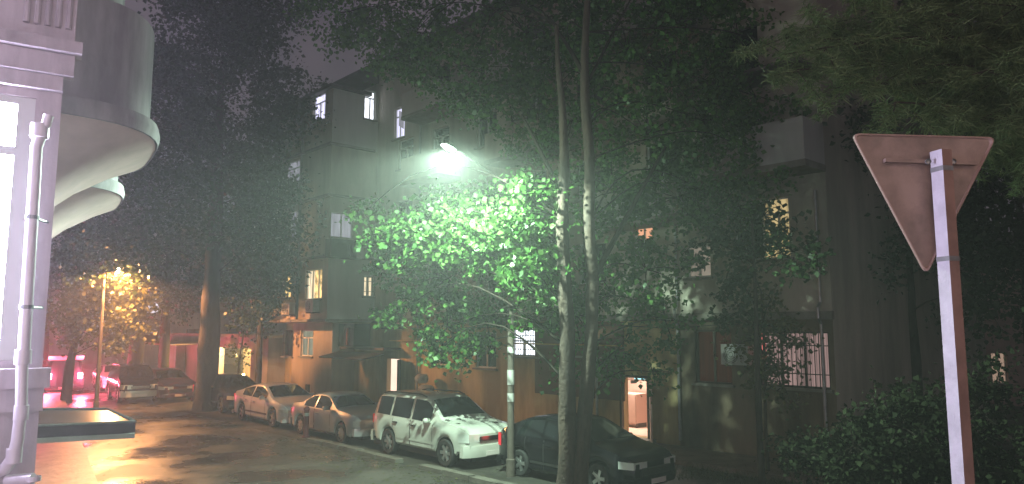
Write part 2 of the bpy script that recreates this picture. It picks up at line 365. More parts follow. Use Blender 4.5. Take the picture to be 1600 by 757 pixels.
window(B, TF, W['white_low'], 'pane_white', frame='frame_dark', mull=(.42,), trans=.55, grille=2, label='bright white ground floor window behind bars')
window(B, TF, W['yel_low'], 'pane_green', frame='frame_dark', mull=(.5,), grille=1)
window(B, TF, W['spot_mid'], 'glass_dark', mull=(.5,))
h = W['spot_mid']; m = MB(); m.quad(P(h[0] + .1, -.12, h[3] - .55), P(h[0] + .75, -.12, h[3] - .55), P(h[0] + .75, -.12, h[3] - .2), P(h[0] + .1, -.12, h[3] - .2)); m.build('transom_pane', M['pane_spot'], B, OFF)
window(B, TF, W['amber_mid'], 'pane_pale', mull=(.5,), trans=.5)
window(B, TF, W['wide_mid'], 'glass_dark', mull=(.18, .52, .80), trans=.74, partial=(.52, 'pane_yel'), label='wide window with its right half lit yellow')
window(B, TF, W['red_low'], 'pane_dimred', frame='frame_dark', mull=(.5,), label='dark window with a dull red curtain')
window(B, TF, W['pink_low'], 'pane_pink', frame='frame_dark', mull=(.33, .66), grille=2, label='barred window with pink lit curtains')
h = W['pink_low']; m = MB(); m.quad(P(h[0] + .08, -.11, h[3] - .75), P(h[0] + .19, -.11, h[3] - .75), P(h[0] + .19, -.11, h[3] - .06), P(h[0] + .08, -.11, h[3] - .06)); m.build('neon_strip', M['pane_red'], B, OFF)
for i, h in enumerate(extra):
    window(B, TF, h, 'glass_dark', frame='frame_white' if i % 3 else 'frame_dark', mull=(.5,), trans=.7 if i % 2 else None)
# balcony box of the right hand end
sA = on_d(1140, 300)[0] - .3; m = MB()
m.box(sA, S_R + .02, .003, 1.1, 7.45, 7.62, P); m.build('balcony_slab', M['concrete'], B, OFF)
m = MB(); m.box(sA + .02, S_R, 1.0, 1.09, 7.623, 8.7, P); m.box(sA + .02, sA + .1, .003, .998, 7.623, 8.7, P); m.box(S_R - .08, S_R, .003, .998, 7.623, 8.7, P); m.build('balcony_parapet', M['plaster_grey'], B, OFF)
m = MB(); m.box(sA + .02, S_R, .003, 1.2, 10.1, 10.2, P); m.build('balcony_roof', M['roofing'], B, OFF)
for ka, kb in ((-25.9, -23.2), (-20.4, -17.4), (-15.0, -11.9)):
    for z in (6.55, 9.45, 12.3):
        m = MB(); m.box(ka, kb, .003, 1.15, z, z + .15, P); m.build('balcony_slab', M['concrete'], B, OFF)
        m = MB(); m.box(ka + .02, kb - .02, 1.05, 1.13, z + .153, z + 1.15, P); m.box(ka + .02, ka + .1, .003, 1.047, z + .153, z + 1.15, P); m.box(kb - .1, kb - .02, .003, 1.047, z + .153, z + 1.15, P)
        m.build('balcony_parapet', M['plaster_grey'] if z != 9.45 else M['plaster'], B, OFF)
# the bay
TB = lambda a, q, z: P(a, D_BAY - q, z)
TE = lambda a, q, z: P(S_BAY - q, a, z)
rB = lambda *a: rect(*a, d=D_BAY)
def rE(x0, x1, y0, y1):
    ym = (y0 + y1) / 2; xm = (x0 + x1) / 2
    p, q = on_s(x0, ym, S_BAY)[0], on_s(x1, ym, S_BAY)[0]
    return (min(p, q), max(p, q), on_s(xm, y1, S_BAY)[1], on_s(xm, y0, S_BAY)[1])
bf = {'a': rB(440, 455, 431, 466), 'b': rB(477, 503, 421, 468), 'c': rB(489, 508, 148, 190), 'd': rB(445, 469, 252, 291), 'e': rB(452, 470, 330, 372)}
be = {'f': rE(568, 584, 432, 464), 'g': rE(570, 587, 142, 187), 'h': rE(517, 552, 333, 372)}
ZB = 3.75; ZT = 14.35
m = MB(); m.cur = 0; holed(m, TB, S_BAYL, S_BAY, ZB, 6.62, [bf['a'], bf['b']])
m.cur = 2; holed(m, TB, S_BAYL, S_BAY, 6.62, ZT, [bf['c'], bf['d'], bf['e']])
m.cur = 1; holed(m, TE, 0.0, D_BAY, ZB, 6.62, [be['f']]); m.cur = 2; holed(m, TE, 0.0, D_BAY, 6.62, 11.75, [be['h']]); m.cur = 1; holed(m, TE, 0.0, D_BAY, 11.75, ZT, [be['g']])
m.cur = 2; m.quad(P(S_BAYL, 0, ZB), P(S_BAYL, D_BAY, ZB), P(S_BAYL, D_BAY, ZT), P(S_BAYL, 0, ZT))
m.quad(P(S_BAYL, 0, ZB), P(S_BAYL, D_BAY, ZB), P(S_BAY, D_BAY, ZB), P(S_BAY, 0, ZB))
m.quad(P(S_BAYL, -1, ROOF), P(S_BAY, -1, ROOF), P(S_BAY, -1, 3), P(S_BAYL, -1, 3))
bay = m.build('bay', [M['plaster_warm'], M['plaster_grey'], M['plaster']], B, OFF); bay['label'] = 'bay standing out from the facade over the ground floor'
m = MB(); m.box(S_BAYL - .15, S_BAY + .15, 0.46, D_BAY + .2, ZT, ZT + .16, P); m.build('bay_roof', M['roofing'], B, OFF)
for z in (3.78, 6.6, 9.35, 11.7): m = MB(); m.box(S_BAYL - .05, S_BAY + .09, D_BAY + .003, D_BAY + .12, z, z + .12, P); m.box(S_BAY + .003, S_BAY + .09, .17, D_BAY, z, z + .12, P); m.build('bay_ledge', M['concrete'], B, OFF)
m = MB(); sm = (bf['a'][1] + bf['b'][0]) / 2; m.box(sm - .05, sm + .07, D_BAY + .003, D_BAY + .09, 3.9, 14.3, P); m.build('corner_pipe', M['pole_paint'], B, OFF)
m = MB(); m.box(be['h'][0] - .25, be['h'][1] + .25, -.5 , -.003, be['h'][2] - .95, be['h'][2] - .12, TE); m.build('balcony_box', M['frame_dark'], B, OFF)
window(B, TB, bf['a'], 'pane_warm', mull=(.5,), trans=.72, label='warm lit bay window with a thin railing'); window(B, TB, bf['b'], 'pane_cream', mull=(.36, .72), partial=(.40, 'pane_warm'), label='wide bay window lit yellow behind a plant')
window(B, TB, bf['c'], 'pane_lav', mull=(.5,), trans=.7); window(B, TB, bf['d'], 'pane_dimlav', mull=(.5,), trans=.7); window(B, TB, bf['e'], 'pane_dimlav', mull=(.5,))
window(B, TE, be['f'], 'pane_cream', frame='frame_dark', mull=(.5,), grille=2); window(B, TE, be['g'], 'pane_white', mull=(.45,), trans=.75); window(B, TE, be['h'], 'pane_dimlav', mull=(.5,), sill=False, label='window with drawn grey curtains above the washing')
# ground floor below the bay
gh = {'l': rect(443, 458, 516, 557, d=1.2), 'm': rect(470, 489, 516, 557, d=1.2)}
TG = lambda a, q, z: P(a, 1.2 - q, z)
S_G = -31.2
m = MB(); holed(m, TG, S_BAYL - .2, S_G, 0, ZB - .003, [gh['l'], gh['m']]); m.quad(P(S_G, 0, 0), P(S_G, 1.2, 0), P(S_G, 1.2, ZB - .003), P(S_G, 0, ZB - .003)); m.quad(P(S_BAYL - .2, 0, 0), P(S_BAYL - .2, 1.2, 0), P(S_BAYL - .2, 1.2, ZB - .003), P(S_BAYL - .2, 0, ZB - .003))
m.build('lower_wall', M['plaster_warm'], B, OFF)
m = MB(); m.box(-33.6, -33.25, 1.203, 1.26, .35, .8, P); m.build('vent_hatch', M['frame_dark'], B, OFF)
window(B, TG, gh['l'], 'glass_dark', frame='frame_dark', mull=(.5,), grille=1); window(B, TG, gh['m'], 'pane_green', mull=(.5,), trans=.7)
m = MB(); m.box(-31.0, -27.3, .004, .9, 2.55, 2.65, P); m.hexa([P(-31.05, .9, 2.36), P(-27.25, .9, 2.36), P(-27.25, 1.9, 2.16), P(-31.05, 1.9, 2.16), P(-31.05, .9, 2.44), P(-27.25, .9, 2.44), P(-27.25, 1.95, 2.22), P(-31.05, 1.95, 2.22)])
m.build('canopy', M['dark_wood'], B, OFF)['label'] = 'low sloping canopy over the narrow lit door'
m = MB(); m.box(-31.15, -29.8, .02, .9, 2.66, 3.72, P); m.build('glazed_porch', M['glass_dark'], B, OFF)
m = MB(); m.box(-30.4, -30.25, .905, .93, 2.75, 3.5, P); m.build('curtain', M['cloth_pink'], B, OFF)
# narrow lit door
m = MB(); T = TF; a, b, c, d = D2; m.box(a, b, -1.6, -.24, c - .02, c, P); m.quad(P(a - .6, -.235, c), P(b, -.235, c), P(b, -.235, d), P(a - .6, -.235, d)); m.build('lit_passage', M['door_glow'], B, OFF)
m = MB(); m.hexa([P(b + .02, .04, c), P(b + .62, .58, c), P(b + .66, .54, c), P(b + .06, .01, c), P(b + .02, .04, d), P(b + .62, .58, d), P(b + .66, .54, d), P(b + .06, .01, d)]); m.build('door', M['dark_wood'], B, OFF)['label'] = 'dark door leaf standing open'
# open doorway with the lit room behind
a, b, c, d = D1; x0, x1 = a - 3.2, b + .3; dep = 3.0
m = MB(); m.quad(P(x0, -.25, c), P(x1, -.25, c), P(x1, -dep, c), P(x0, -dep, c)); m.quad(P(x0, -.25, 2.7), P(x1, -.25, 2.7), P(x1, -dep, 2.7), P(x0, -dep, 2.7))
m.quad(P(x0, -dep, c), P(x1, -dep, c), P(x1, -dep, 2.7), P(x0, -dep, 2.7)); m.quad(P(x0, -.25, c), P(x0, -dep, c), P(x0, -dep, 2.7), P(x0, -.25, 2.7)); m.quad(P(x1, -.25, c), P(x1, -dep, c), P(x1, -dep, 2.7), P(x1, -.25, 2.7))
m.build('room', M['room'], B, OFF)
m = MB(); m.box(a - .09, a - .003, .003, .10, c, d + .08, P); m.box(b + .003, b + .09, .003, .10, c, d + .08, P); m.box(a - .003, b + .003, .003, .10, d + .003, d + .08, P); m.build('door_frame', M['dark_wood'], B, OFF)
m = MB(); m.hexa([P(b + .10, .11, c), P(b + .62, .74, c), P(b + .66, .71, c), P(b + .14, .08, c), P(b + .10, .11, d), P(b + .62, .74, d), P(b + .66, .71, d), P(b + .14, .08, d)])
dl = m.build('door', M['room_door'], B, OFF); m = MB(); m.tube([P(b + .58, .68, 1.15), P(b + .53, .72, 1.15), P(b + .47, .65, 1.15)], .012, 6); m.build('handle', M['chrome'], dl, OFF)
m = MB(); m.box(a - .2, b + .25, .003, .75, 0.0, c - .003, P); m.build('doorstep', M['concrete'], B, OFF)
lamp('room_light', P(a - .9, -1.2, 2.45), (1, .84, .74), 330, .12, B, off=OFF)
a_, b_ = a - 1.25, b - 1.25
t = thing('cabinet', 'pinkish cabinet standing inside the lit doorway', 'cabinet', P(a_ + .02, -1.7, c))
m = MB(); m.box(a_ - .3, a_ + .55, -2.1, -1.5, c + .15, c + 1.1, P); m.build('carcass', M['cabinet'], t, t.location)
m = MB(); m.box(a_ - .28, a_ + .12, -1.497, -1.47, c + .17, c + 1.08, P); m.box(a_ + .14, a_ + .53, -1.497, -1.47, c + .17, c + 1.08, P); m.build('door', M['room_door'], t, t.location)
for xx in (a_ - .27, a_ + .48):
    m = MB(); m.box(xx, xx + .05, -2.05, -1.55, c, c + .147, P); m.build('leg', M['frame_dark'], t, t.location)
t = thing('wall_shelf', 'wooden shelf high on the wall inside the lit doorway', 'shelf', P(a_ + .2, -1.9, c + 1.55))
m = MB(); m.box(a_ - .3, b_ + .3, -2.2, -1.85, c + 1.52, c + 1.56, P); m.build('board', M['dark_wood'], t, t.location)
for xx in (a_, b_): m = MB(); m.box(xx, xx + .03, -2.2, -1.9, c + 1.40, c + 1.517, P); m.build('bracket', M['iron'], t, t.location)
m = MB(); m.box(a_ + .18, a_ + .62, -2.1, -1.88, c + 1.565, c + 1.79, P); m.cur = 1; m.box(a_ + .2, a_ + .6, -1.88, -1.873, c + 1.62, c + 1.66, P); tag(m.build('storage_box', [M['blue_box'], M['cloth_white']]), 'blue box on the shelf inside the lit doorway', 'box')
m = MB(); m.box(b_ + .0, b_ + .45, -2.9, -2.4, c + .003, c + 1.45, P); m.cur = 1; m.box(b_ + .02, b_ + .43, -2.4, -2.385, c + .05, c + 1.4, P); tag(m.build('wardrobe', [M['cabinet'], M['room_door']]), 'tall pale wardrobe at the back of the lit room', 'wardrobe')
# air conditioners
def aircon(T, a, z, q, label, w_=.8):
    t = thing('air_conditioner', label, 'air conditioner', T(a, q, z), group='outdoor units on the facade'); o = t.location
    m = MB(); m.box(a - w_ / 2, a + w_ / 2, q - .32, q, z, z + .55, T); m.build('casing', M['ac'], t, o)
    m = MB()
    for r in (.06, .12, .18, .22):
        pts = [T(a - .1 + r * math.cos(x), q - .33, z + .275 + r * math.sin(x)) for x in [2 * math.pi * i / 20 for i in range(21)]]; m.tube(pts, .006, 4)
    m.build('fan_grille', M['iron'], t, o)
    for sg in (-.3, .3): m = MB(); m.box(a + sg - .02, a + sg + .02, q - .30, .0, z - .05, z - .003, T); m.build('bracket', M['iron'], t, o)
sx, zx = on_d(458, 492, D_BAY); aircon(TB, sx, zx, -.08, 'pale outdoor air conditioner under the yellow lit bay windows')
sx, zx = on_d(497, 490, D_BAY); aircon(TB, sx - .1, zx + .05, -.08, 'outdoor air conditioner nearest the corner of the bay', .7)
sx, zx = on_d(1160, 570, 0); aircon(TF, sx, zx, -.08, 'outdoor air conditioner between the red curtained and the pink lit windows', .8)
# washing
t = thing('washing_line', 'washing line hung under the curtained window on the side of the bay', 'washing line', TE(be['h'][0], -.6, be['h'][2] - .3)); o = t.location
m = MB(); m.tube([TE(be['h'][0] - .9, -.62, be['h'][2] - .35), TE(.95, -.62, be['h'][2] - .4), TE(be['h'][1] + .2, -.62, be['h'][2] - .35)], .008, 4); m.build('line', M['iron'], t, o)
for i, (x, wd, hh, mt) in enumerate(((0.15, .35, .7, 'cloth_white'), (.62, .3, .45, 'cloth_dark'), (1.0, .35, .55, 'cloth_white'), (1.5, .3, .5, 'cloth_dark'))):
    m = MB(); rows = []
    for j in range(6): rows.append([TE(x + wd * k / 6, -.63 + .03 * math.sin(k * 1.7 + i + j * .4), be['h'][2] - .38 - hh * j / 5) for k in range(7)])
    m.grid(rows); tag(m.build('hanging_cloth', M[mt], smooth=True), ['long pale cloth hanging nearest the wall below the curtained window', 'small dark garment hung beside the long pale cloth', 'short pale garment in the middle of the washing line', 'dark garment at the outer end of the washing line'][i], 'laundry', 'washing below the bay window')
# sacks by the wall
for i, (px, py, wd, hh) in enumerate(((664, 622, .95, .30), (666, 608, .85, .30), (659, 592, .60, .36))):
    s0, z0 = on_d(px, py, .55); m = MB(); rows = []
    for a_ in range(9):
        th = -math.pi / 2 + math.pi * a_ / 8
        rows.append([P(s0 + (wd / 2) * abs(math.cos(th)) ** .5 * math.cos(ph) * (1 + .06 * math.sin(3 * ph + i)), .55 + .28 * abs(math.cos(th)) ** .6 * math.sin(ph), z0 - .0 + hh / 2 * math.sin(th) + .015 * math.sin(5 * ph + a_)) for ph in [2 * math.pi * k / 18 for k in range(18)]])
    m.grid(rows, True); tag(m.build('sack', M['sack'], smooth=True), ['bottom white sack of the stack against the wall behind the white estate car', 'middle white sack of the stack behind the white estate car', 'smallest white sack on top of the stack by the wall'][i], 'sack', 'white sacks stacked by the wall')
s0, z0 = on_d(664, 630, .55); m = MB()
for i in range(5): m.box(s0 - .55, s0 + .55, .25 + i * .13, .25 + i * .13 + .1, z0 - .04, z0 - .01, P)
for sx_ in (-.5, 0, .45): m.box(s0 + sx_, s0 + sx_ + .08, .25, .87, .13, z0 - .043, P)
tag(m.build('wooden_crate', M['dark_wood']), 'low wooden crate carrying the white sacks by the wall', 'crate')
# downpipes, joints and cables of the facade
for px, z1 in ((1063, 9), (1409, 7), (655, 15), (935, 12)):
    s0 = on_d(px, 560)[0]
    if s0 > S_R - .1: s0 = S_R - .25
    m = MB(); m.tube([P(s0, .10, .3), P(s0, .10, 3.6), P(s0, .24, 3.75), P(s0, .24, 4.0), P(s0, .10, 4.15), P(s0, .10, z1)], .045, 8); m.build('downpipe', M['steel'], B, OFF, smooth=True)
m = MB(); m.tube([P(S_BAY + .1 + k * .9, .19 + .02 * (k % 2), 3.55 + .05 * math.sin(k * 1.3)) for k in range(23)], .014, 5); m.build('wall_cable', M['iron'], B, OFF)
m = MB(); m.tube([P(-28, .14, 2.95), P(-20, .14, 2.95), P(-14.9, .14, 2.95)], .025, 6); m.build('gas_pipe', M['yellow_wall'], B, OFF)
# ------------------------------------------------------------------ garages beyond the block (left)
G = thing('garage_block', 'low garage row with yellow lit opening beyond the apartment block', 'garage', P(-46, 1, 0)); GO = G.location
m = MB(); TGa = lambda a, q, z: P(a, 1 - q, z)
gholes = [(-46.0, -40.7, .02, 2.35), (-53.1, -51.5, .02, 2.35)]
holed(m, TGa, -56, S_L - .01, 0, 3.0, gholes, depth=.25); m.box(-56, S_L - .01, -5, -4.8, 0, 3.0, P); m.box(S_L - .25, S_L - .01, -4.79, .99, 0, 3.0, P); m.build('wall', M['plaster'], G, GO)
m = MB(); m.box(-54.3, S_L - .3, -5, 1.6, 3.003, 3.15, P); m.hexa([P(-54.2, 1.0, 2.5), P(-47.2, 1.0, 2.5), P(-47.2, 3.2, 2.45), P(-54.2, 3.2, 2.45), P(-54.2, 1.0, 2.6), P(-47.2, 1.0, 2.6), P(-47.2, 3.25, 2.53), P(-54.2, 3.25, 2.53)]); m.build('roof', M['plaster_warm'], G, GO)
m = MB(); m.quad(P(-48, -1.6, 0), P(-39.5, -1.6, 0), P(-39.5, -1.6, 2.9), P(-48, -1.6, 2.9)); m.quad(P(-55, -1.2, 0), P(-50.2, -1.2, 0), P(-50.2, -1.2, 2.9), P(-55, -1.2, 2.9)); m.build('back_wall', M['yellow_wall'], G, GO)
m = MB(); m.box(-51.45, -51.2, 1.01, 1.6, 0, 2.44, P); m.build('pillar', M['white_paint'], G, GO)
for s_, cl, pw in ((-43.0, (1, .66, .22), 2000), (-52.4, (1, .9, .72), 1500)): lamp('garage_lamp_light', P(s_, .0, 2.2), cl, pw, .1, G, off=GO)
# far end of the street
fb = thing('far_building', 'dark distant block closing the far end of the street', 'building', (-44, 78, 0)); m = MB(); TT = lambda a, q, z: Vector((a, 74 + q, z)); wins = [(-66 + i * 4.2, -64.6 + i * 4.2, 2 + 3 * f_, 3.4 + 3 * f_) for i in range(10) for f_ in range(4)]
holed(m, TT, -70, -22, 0, 14, wins); m.build('wall', M['plaster'], fb, fb.location); m = MB(); m.box(-70.3, -21.7, 73.6, 84, 14, 14.4); m.build('roof', M['roofing'], fb, fb.location)
for i, h in enumerate(wins): m = MB(); m.quad(TT(h[0], .15, h[2]), TT(h[1], .15, h[2]), TT(h[1], .15, h[3]), TT(h[0], .15, h[3])); m.build('window', M['far_white'] if i in (29, ) else M['glass_dark'], fb, fb.location)
# pale houses to the right, behind the trees
hb = thing('pale_house', 'low pinkish house glimpsed between the trees at the right edge', 'house', at(1600, 513, 34)); hb.location.z = 0; m = MB(); hx = hb.location.x
TT = lambda a, q, z: Vector((a + hx, 34 + q, z)); wins = [(-1.6, -.9, 1.0, 2.4), (1.2, 2.2, 1.0, 2.4), (4.0, 5.0, 1.0, 2.4)]
holed(m, TT, -7, 9, 0, 6.6, wins); m.quad(TT(-7, 0, 0), TT(-7, 8, 0), TT(-7, 8, 6.6), TT(-7, 0, 6.6)); m.build('wall', mat('house_wall', (.52, .36, .32), .9, noise_amt=.4, nscale=.7), hb, hb.location)
m = MB(); m.hexa([TT(-7.4, -.5, 6.6), TT(9.4, -.5, 6.6), TT(9.4, 8, 6.6), TT(-7.4, 8, 6.6), TT(-6, 2, 8.2), TT(8, 2, 8.2), TT(8, 6, 8.2), TT(-6, 6, 8.2)]); m.build('roof', M['roofing'], hb, hb.location)
for i, h in enumerate(wins): window(hb, TT, h, 'far_lit' if i == 0 else 'glass_dark')
# ------------------------------------------------------------------ cars
def lerp_tab(tab, x):
    if x <= tab[0][0]: return tab[0][1]
    for (xa, ya), (xb, yb) in zip(tab, tab[1:]):
        if x <= xb:
            t = (x - xa) / (xb - xa); return ya + (yb - ya) * t
    return tab[-1][1]
def smooth_tab(tab, x, r=.06): return sum(lerp_tab(tab, x + r * k) * w_ for k, w_ in ((-2, .12), (-1, .22), (0, .32), (1, .22), (2, .12)))
def car(name, label, cat, s, cd, body, spec, rz=None, loc=None, group='cars parked in a row along the kerb', tail='tail_red', low=False, rim='alloy'):
    L, Wd, wb, wr = spec['L'], spec['W'], spec['wb'], spec['wr']; xf = wb / 2 + spec.get('ax', 0); xr = xf - wb
    loc = loc if loc is not None else P(s, FD - cd, .006); rz = rz if rz is not None else math.atan2(U.y, U.x)
    root = thing(name, label, cat, loc, rz, group)
    x0, x1 = -L / 2, L / 2; hw = Wd / 2
    top, belt = spec['top'], spec['belt']; sill = spec.get('sill', .24)
    def width(x):
        e = min(x - x0, x1 - x); k = 1 - max(0, .55 - e) ** 2 * .55; return hw * k
    def zb(x):
        z = sill + (.06 if (x > x1 - .35 or x < x0 + .35) else 0)
        for xc in (xf, xr):
            r_ = wr + .055; dx = abs(x - xc)
            if dx < r_: z = max(z, wr + math.sqrt(r_ * r_ - dx * dx) * 1.0)
        return z
    def sec(x):
        wv = width(x); b_ = smooth_tab(belt, x); t_ = max(smooth_tab(top, x), b_ + .01); gz = t_ - b_
        wt = wv * .955 - gz * spec.get('tumble', .36); z0 = zb(x); b_ = max(b_, z0 + .03)
        ed = 1.0 if min(x - x0, x1 - x) > .1 else .97
        return [(wv * .93 * ed, z0), (wv * .985 * ed, z0 + min(.05, (b_ - z0) * .2)), (wv * 1.0 * ed, z0 + (b_ - z0) * .5), (wv * .992 * ed, b_ - min(.08, (b_ - z0) * .25)), (wv * .955 * ed, b_),
                (wt, b_ + gz * .86), (wt - .07, b_ + gz * .955), (wt * .55, t_), (0, t_ + .012)]
    xs = sorted(set([x0, x0 + .03, x0 + .08] + [x0 + .12 + (L - .24) * i / 110 for i in range(111)] + [x1 - .08, x1 - .03, x1]))
    m = MB(); rows = []
    for x in xs:
        q_ = sec(x); rows.append([(x, y, z) for y, z in q_] + [(x, -y, z) for y, z in q_[-2::-1]])
    m.grid(rows); m.quad(*rows[0]); m.quad(*rows[-1][::-1])
    m.build('body', body, root, smooth=True)
    m = MB(); m.box(x0 + .12, x1 - .12, -hw + .30, hw - .30, .17, .55); 
    m.box(x0 + .15, xr - wr - .1, -hw + .1, hw - .1, .2, .4); m.box(xr + wr + .1, xf - wr - .1, -hw + .1, hw - .1, .18, .4); m.build('underbody', M['black_plastic'], root)
    def side_y(x, z):
        q_ = sec(x)
        for (ya, za), (yb, zb_) in zip(q_[:6], q_[1:7]):
            if za <= z <= zb_ + 1e-6: return ya + (yb - ya) * (z - za) / max(zb_ - za, 1e-5)
        return q_[5][0] if z > q_[5][1] else q_[0][0]
    def sidepatch(mb, sg, xa, xb, lo, hi, o=.006, n=14, nz=6):
        rows = []
        for i in range(n + 1):
            x = xa + (xb - xa) * i / n; l_, h_ = lo(x), hi(x)
            rows.append([(x, sg * (side_y(x, l_ + (h_ - l_) * j / nz) + o), l_ + (h_ - l_) * j / nz) for j in range(nz + 1)])
        mb.grid(rows)
    def toppatch(mb, xa, xb, wf, o=.006, n=10):
        rows = []
        for i in range(n + 1):
            x = xa + (xb - xa) * i / n; q_ = sec(x); yy = q_[6][0] - wf
            row = []
            for k in range(-8, 9):
                y = yy * k / 8; ay = abs(y)
                z = np.interp(ay, [q_[8][0], q_[7][0], q_[6][0]], [q_[8][1], q_[7][1], q_[6][1]])
                row.append((x, y, z + o))
            rows.append(row)
        mb.grid(rows)
    ws = spec['ws']; rs = spec['rs']     # x ranges of windscreen and rear screen
    m = MB(); toppatch(m, ws[0], ws[1], .02, .008); m.build('windscreen', M['car_glass'], root, smooth=True)
    m = MB(); toppatch(m, rs[0], rs[1], .04, .008); m.build('rear_screen', M['car_glass'], root, smooth=True)
    zbelt = lambda x: smooth_tab(belt, x) + .025
    zroof = lambda x: max(smooth_tab(belt, x) + .03, smooth_tab(belt, x) + (smooth_tab(top, x) - smooth_tab(belt, x)) * .84 - .015)
    for sg in (1, -1):
        for (wa, wb_) in spec['win']:
            m = MB(); sidepatch(m, sg, wa, wb_, zbelt, zroof, .007); m.build('side_window', M['car_glass'], root, smooth=True)
        if not low:
            for (da, db) in spec['door']:
                m = MB(); m.cur = 0; sidepatch(m, sg, da, db, lambda x: max(zb(x), sill) + .06, lambda x: smooth_tab(belt, x) - .01, .004)
                d_ = m.build('door', body, root, smooth=True)
                m = MB()
                for e in (da, db): sidepatch(m, sg, e - .008, e + .008, lambda x: max(zb(x), sill) + .05, lambda x: smooth_tab(belt, x) - .005, .006, 1)
                m.build('door_gap', M['black_plastic'], d_)
                m = MB(); xh = da + .16; zh = smooth_tab(belt, xh) - .13; y_ = side_y(xh, zh); m.box(xh - .09, xh + .09, sg * (y_ + .005), sg * (y_ + .045), zh - .015, zh + .02); m.build('handle', spec.get('handle', body), d_)
            xm_ = ws[0] - .02 if ws[0] < ws[1] else ws[1]
            xm_ = spec['mirror']; zm_ = smooth_tab(belt, xm_) + .02; y_ = side_y(xm_, zm_)
            m = MB(); rows = []
            for a_ in range(7):
                th = -math.pi / 2 + math.pi * a_ / 6
                rows.append([(xm_ + .09 * abs(math.cos(th)) ** .5 * math.cos(ph), sg * (y_ + .13) + .11 * abs(math.cos(th)) ** .5 * math.sin(ph), zm_ + .07 + .07 * math.sin(th)) for ph in [2 * math.pi * k / 12 for k in range(12)]])
            m.grid(rows, True); m.box(xm_ - .03, xm_ + .03, sg * (y_ - .01), sg * (y_ + .08), zm_ + .0, zm_ + .04); m.build('wing_mirror', body, root, smooth=True)
            m = MB(); sidepatch(m, sg, xr + wr + .1, xf - wr - .1, lambda x: sill + .17, lambda x: sill + .23, .016); m.build('side_moulding', spec.get('mould', M['black_plastic']), root)
        for nm, xc, hl in (('headlight', x1, True), ('tail_light', x0, False)):
            z0_, z1_, wi, wrap = spec['hl' if hl else 'tl']; sgx = 1 if hl else -1
            m = MB(); rows = []
            for i in range(9):                     # wraps round the corner of the wing
                t = i / 8
                if t < .5: x = xc + sgx * .012 - sgx * (.02 * (2 * t)); y = (width(xc) * .97 - wi) + wi * (2 * t); y = min(y, width(xc) * .975)
                else: x = xc - sgx * wrap * (2 * t - 1); y = width(x) * 1.0 + .010
                zz = z1_ - spec.get('hd', 0) * (1 - t) * (1 if hl else 0)
                rows.append([(x, sg * y, z0_ + (zz - z0_) * j / 3) for j in range(4)])
            m.grid(rows)
            m.build(nm, M['lamp_lens'] if hl else M[tail], root, smooth=True)
    # grille, plates, bumper
    g0, g1, gw = spec['grille']
    m = MB(); m.box(x1 + .004, x1 + .03, -gw, gw, g0, g1); gr = m.build('front_grille', M['black_plastic'], root)
    m = MB()
    for k in range(5): z = g0 + (g1 - g0) * (k + .5) / 5; m.box(x1 + .03, x1 + .036, -gw + .02, gw - .02, z - .006, z + .006)
    m.box(x1 + .028, x1 + .045, -gw - .015, gw + .015, g1 - .004, g1 + .02); m.build('trim', M['chrome'], gr)
    bz0, bz1 = spec['bump']
    for sx_, nm in ((1, 'front_bumper'), (-1, 'rear_bumper')):
        m = MB(); rows = []
        for k in range(-10, 11):
            y = (hw - .02) * k / 10; xx = (L / 2 + .06) - .16 * abs(k / 10) ** 4
            rows.append([(sx_ * (xx - .12), y, bz0), (sx_ * xx, y, bz0), (sx_ * (xx + .02), y, (bz0 + bz1) / 2), (sx_ * xx, y, bz1), (sx_ * (xx - .12), y, bz1)])
        m.grid(rows); m.quad(*rows[0]); m.quad(*rows[-1]); m.build(nm, spec.get('bumpmat', body), root, smooth=True)
        m = MB(); e = L / 2 + .085; m.box(min(sx_ * e, sx_ * (e + .012)), max(sx_ * e, sx_ * (e + .012)), -.26, .26, bz0 + .03, bz0 + .14) if sx_ > 0 else m.box(-e - .012, -e, -.26, .26, bz0 + .03, bz0 + .14); m.build('number_plate', M['plate'], root)
    for sg in (1, -1):
        for xc in (xf, xr):
            yc = sg * (hw - .11)
            m = MB(); prof = [(wr * .62, -.09), (wr * .9, -.1), (wr * .985, -.08), (wr, -.05), (wr, .05), (wr * .985, .08), (wr * .9, .1), (wr * .62, .09)]
            m.lathe(prof, 28, (0, 0, 0), 'y'); wh = m.build('wheel', M['black_rubber'], root, smooth=True); wh.location = (xc, yc, wr)
            m = MB(); so = sg * .075
            m.lathe([(wr * .64, so), (wr * .60, so), (wr * .57, so - sg * .05), (.04, so - sg * .05)], 24, (0, 0, 0), 'y')
            m.cur = 1
            ns = spec.get('spokes', 6)
            for k in range(ns):
                a_ = 2 * math.pi * k / ns; ca, sa = math.cos(a_), math.sin(a_); hwid = .035
                pts = []
                for (r_, w_) in ((.03, hwid), (wr * .6, hwid * 1.15)):
                    for dy in (so - sg * .045, so + sg * .005):
                        for q_ in (-1, 1): pts.append((r_ * ca - q_ * w_ * sa, dy, r_ * sa + q_ * w_ * ca))
                m.hexa([pts[0], pts[1], pts[5], pts[4], pts[2], pts[3], pts[7], pts[6]])
            m.lathe([(.07, so - sg * .03), (.065, so + sg * .012), (.001, so + sg * .016)], 12, (0, 0, 0), 'y')
            m.build('rim', [M['black_plastic'], M[rim]], wh, smooth=True)
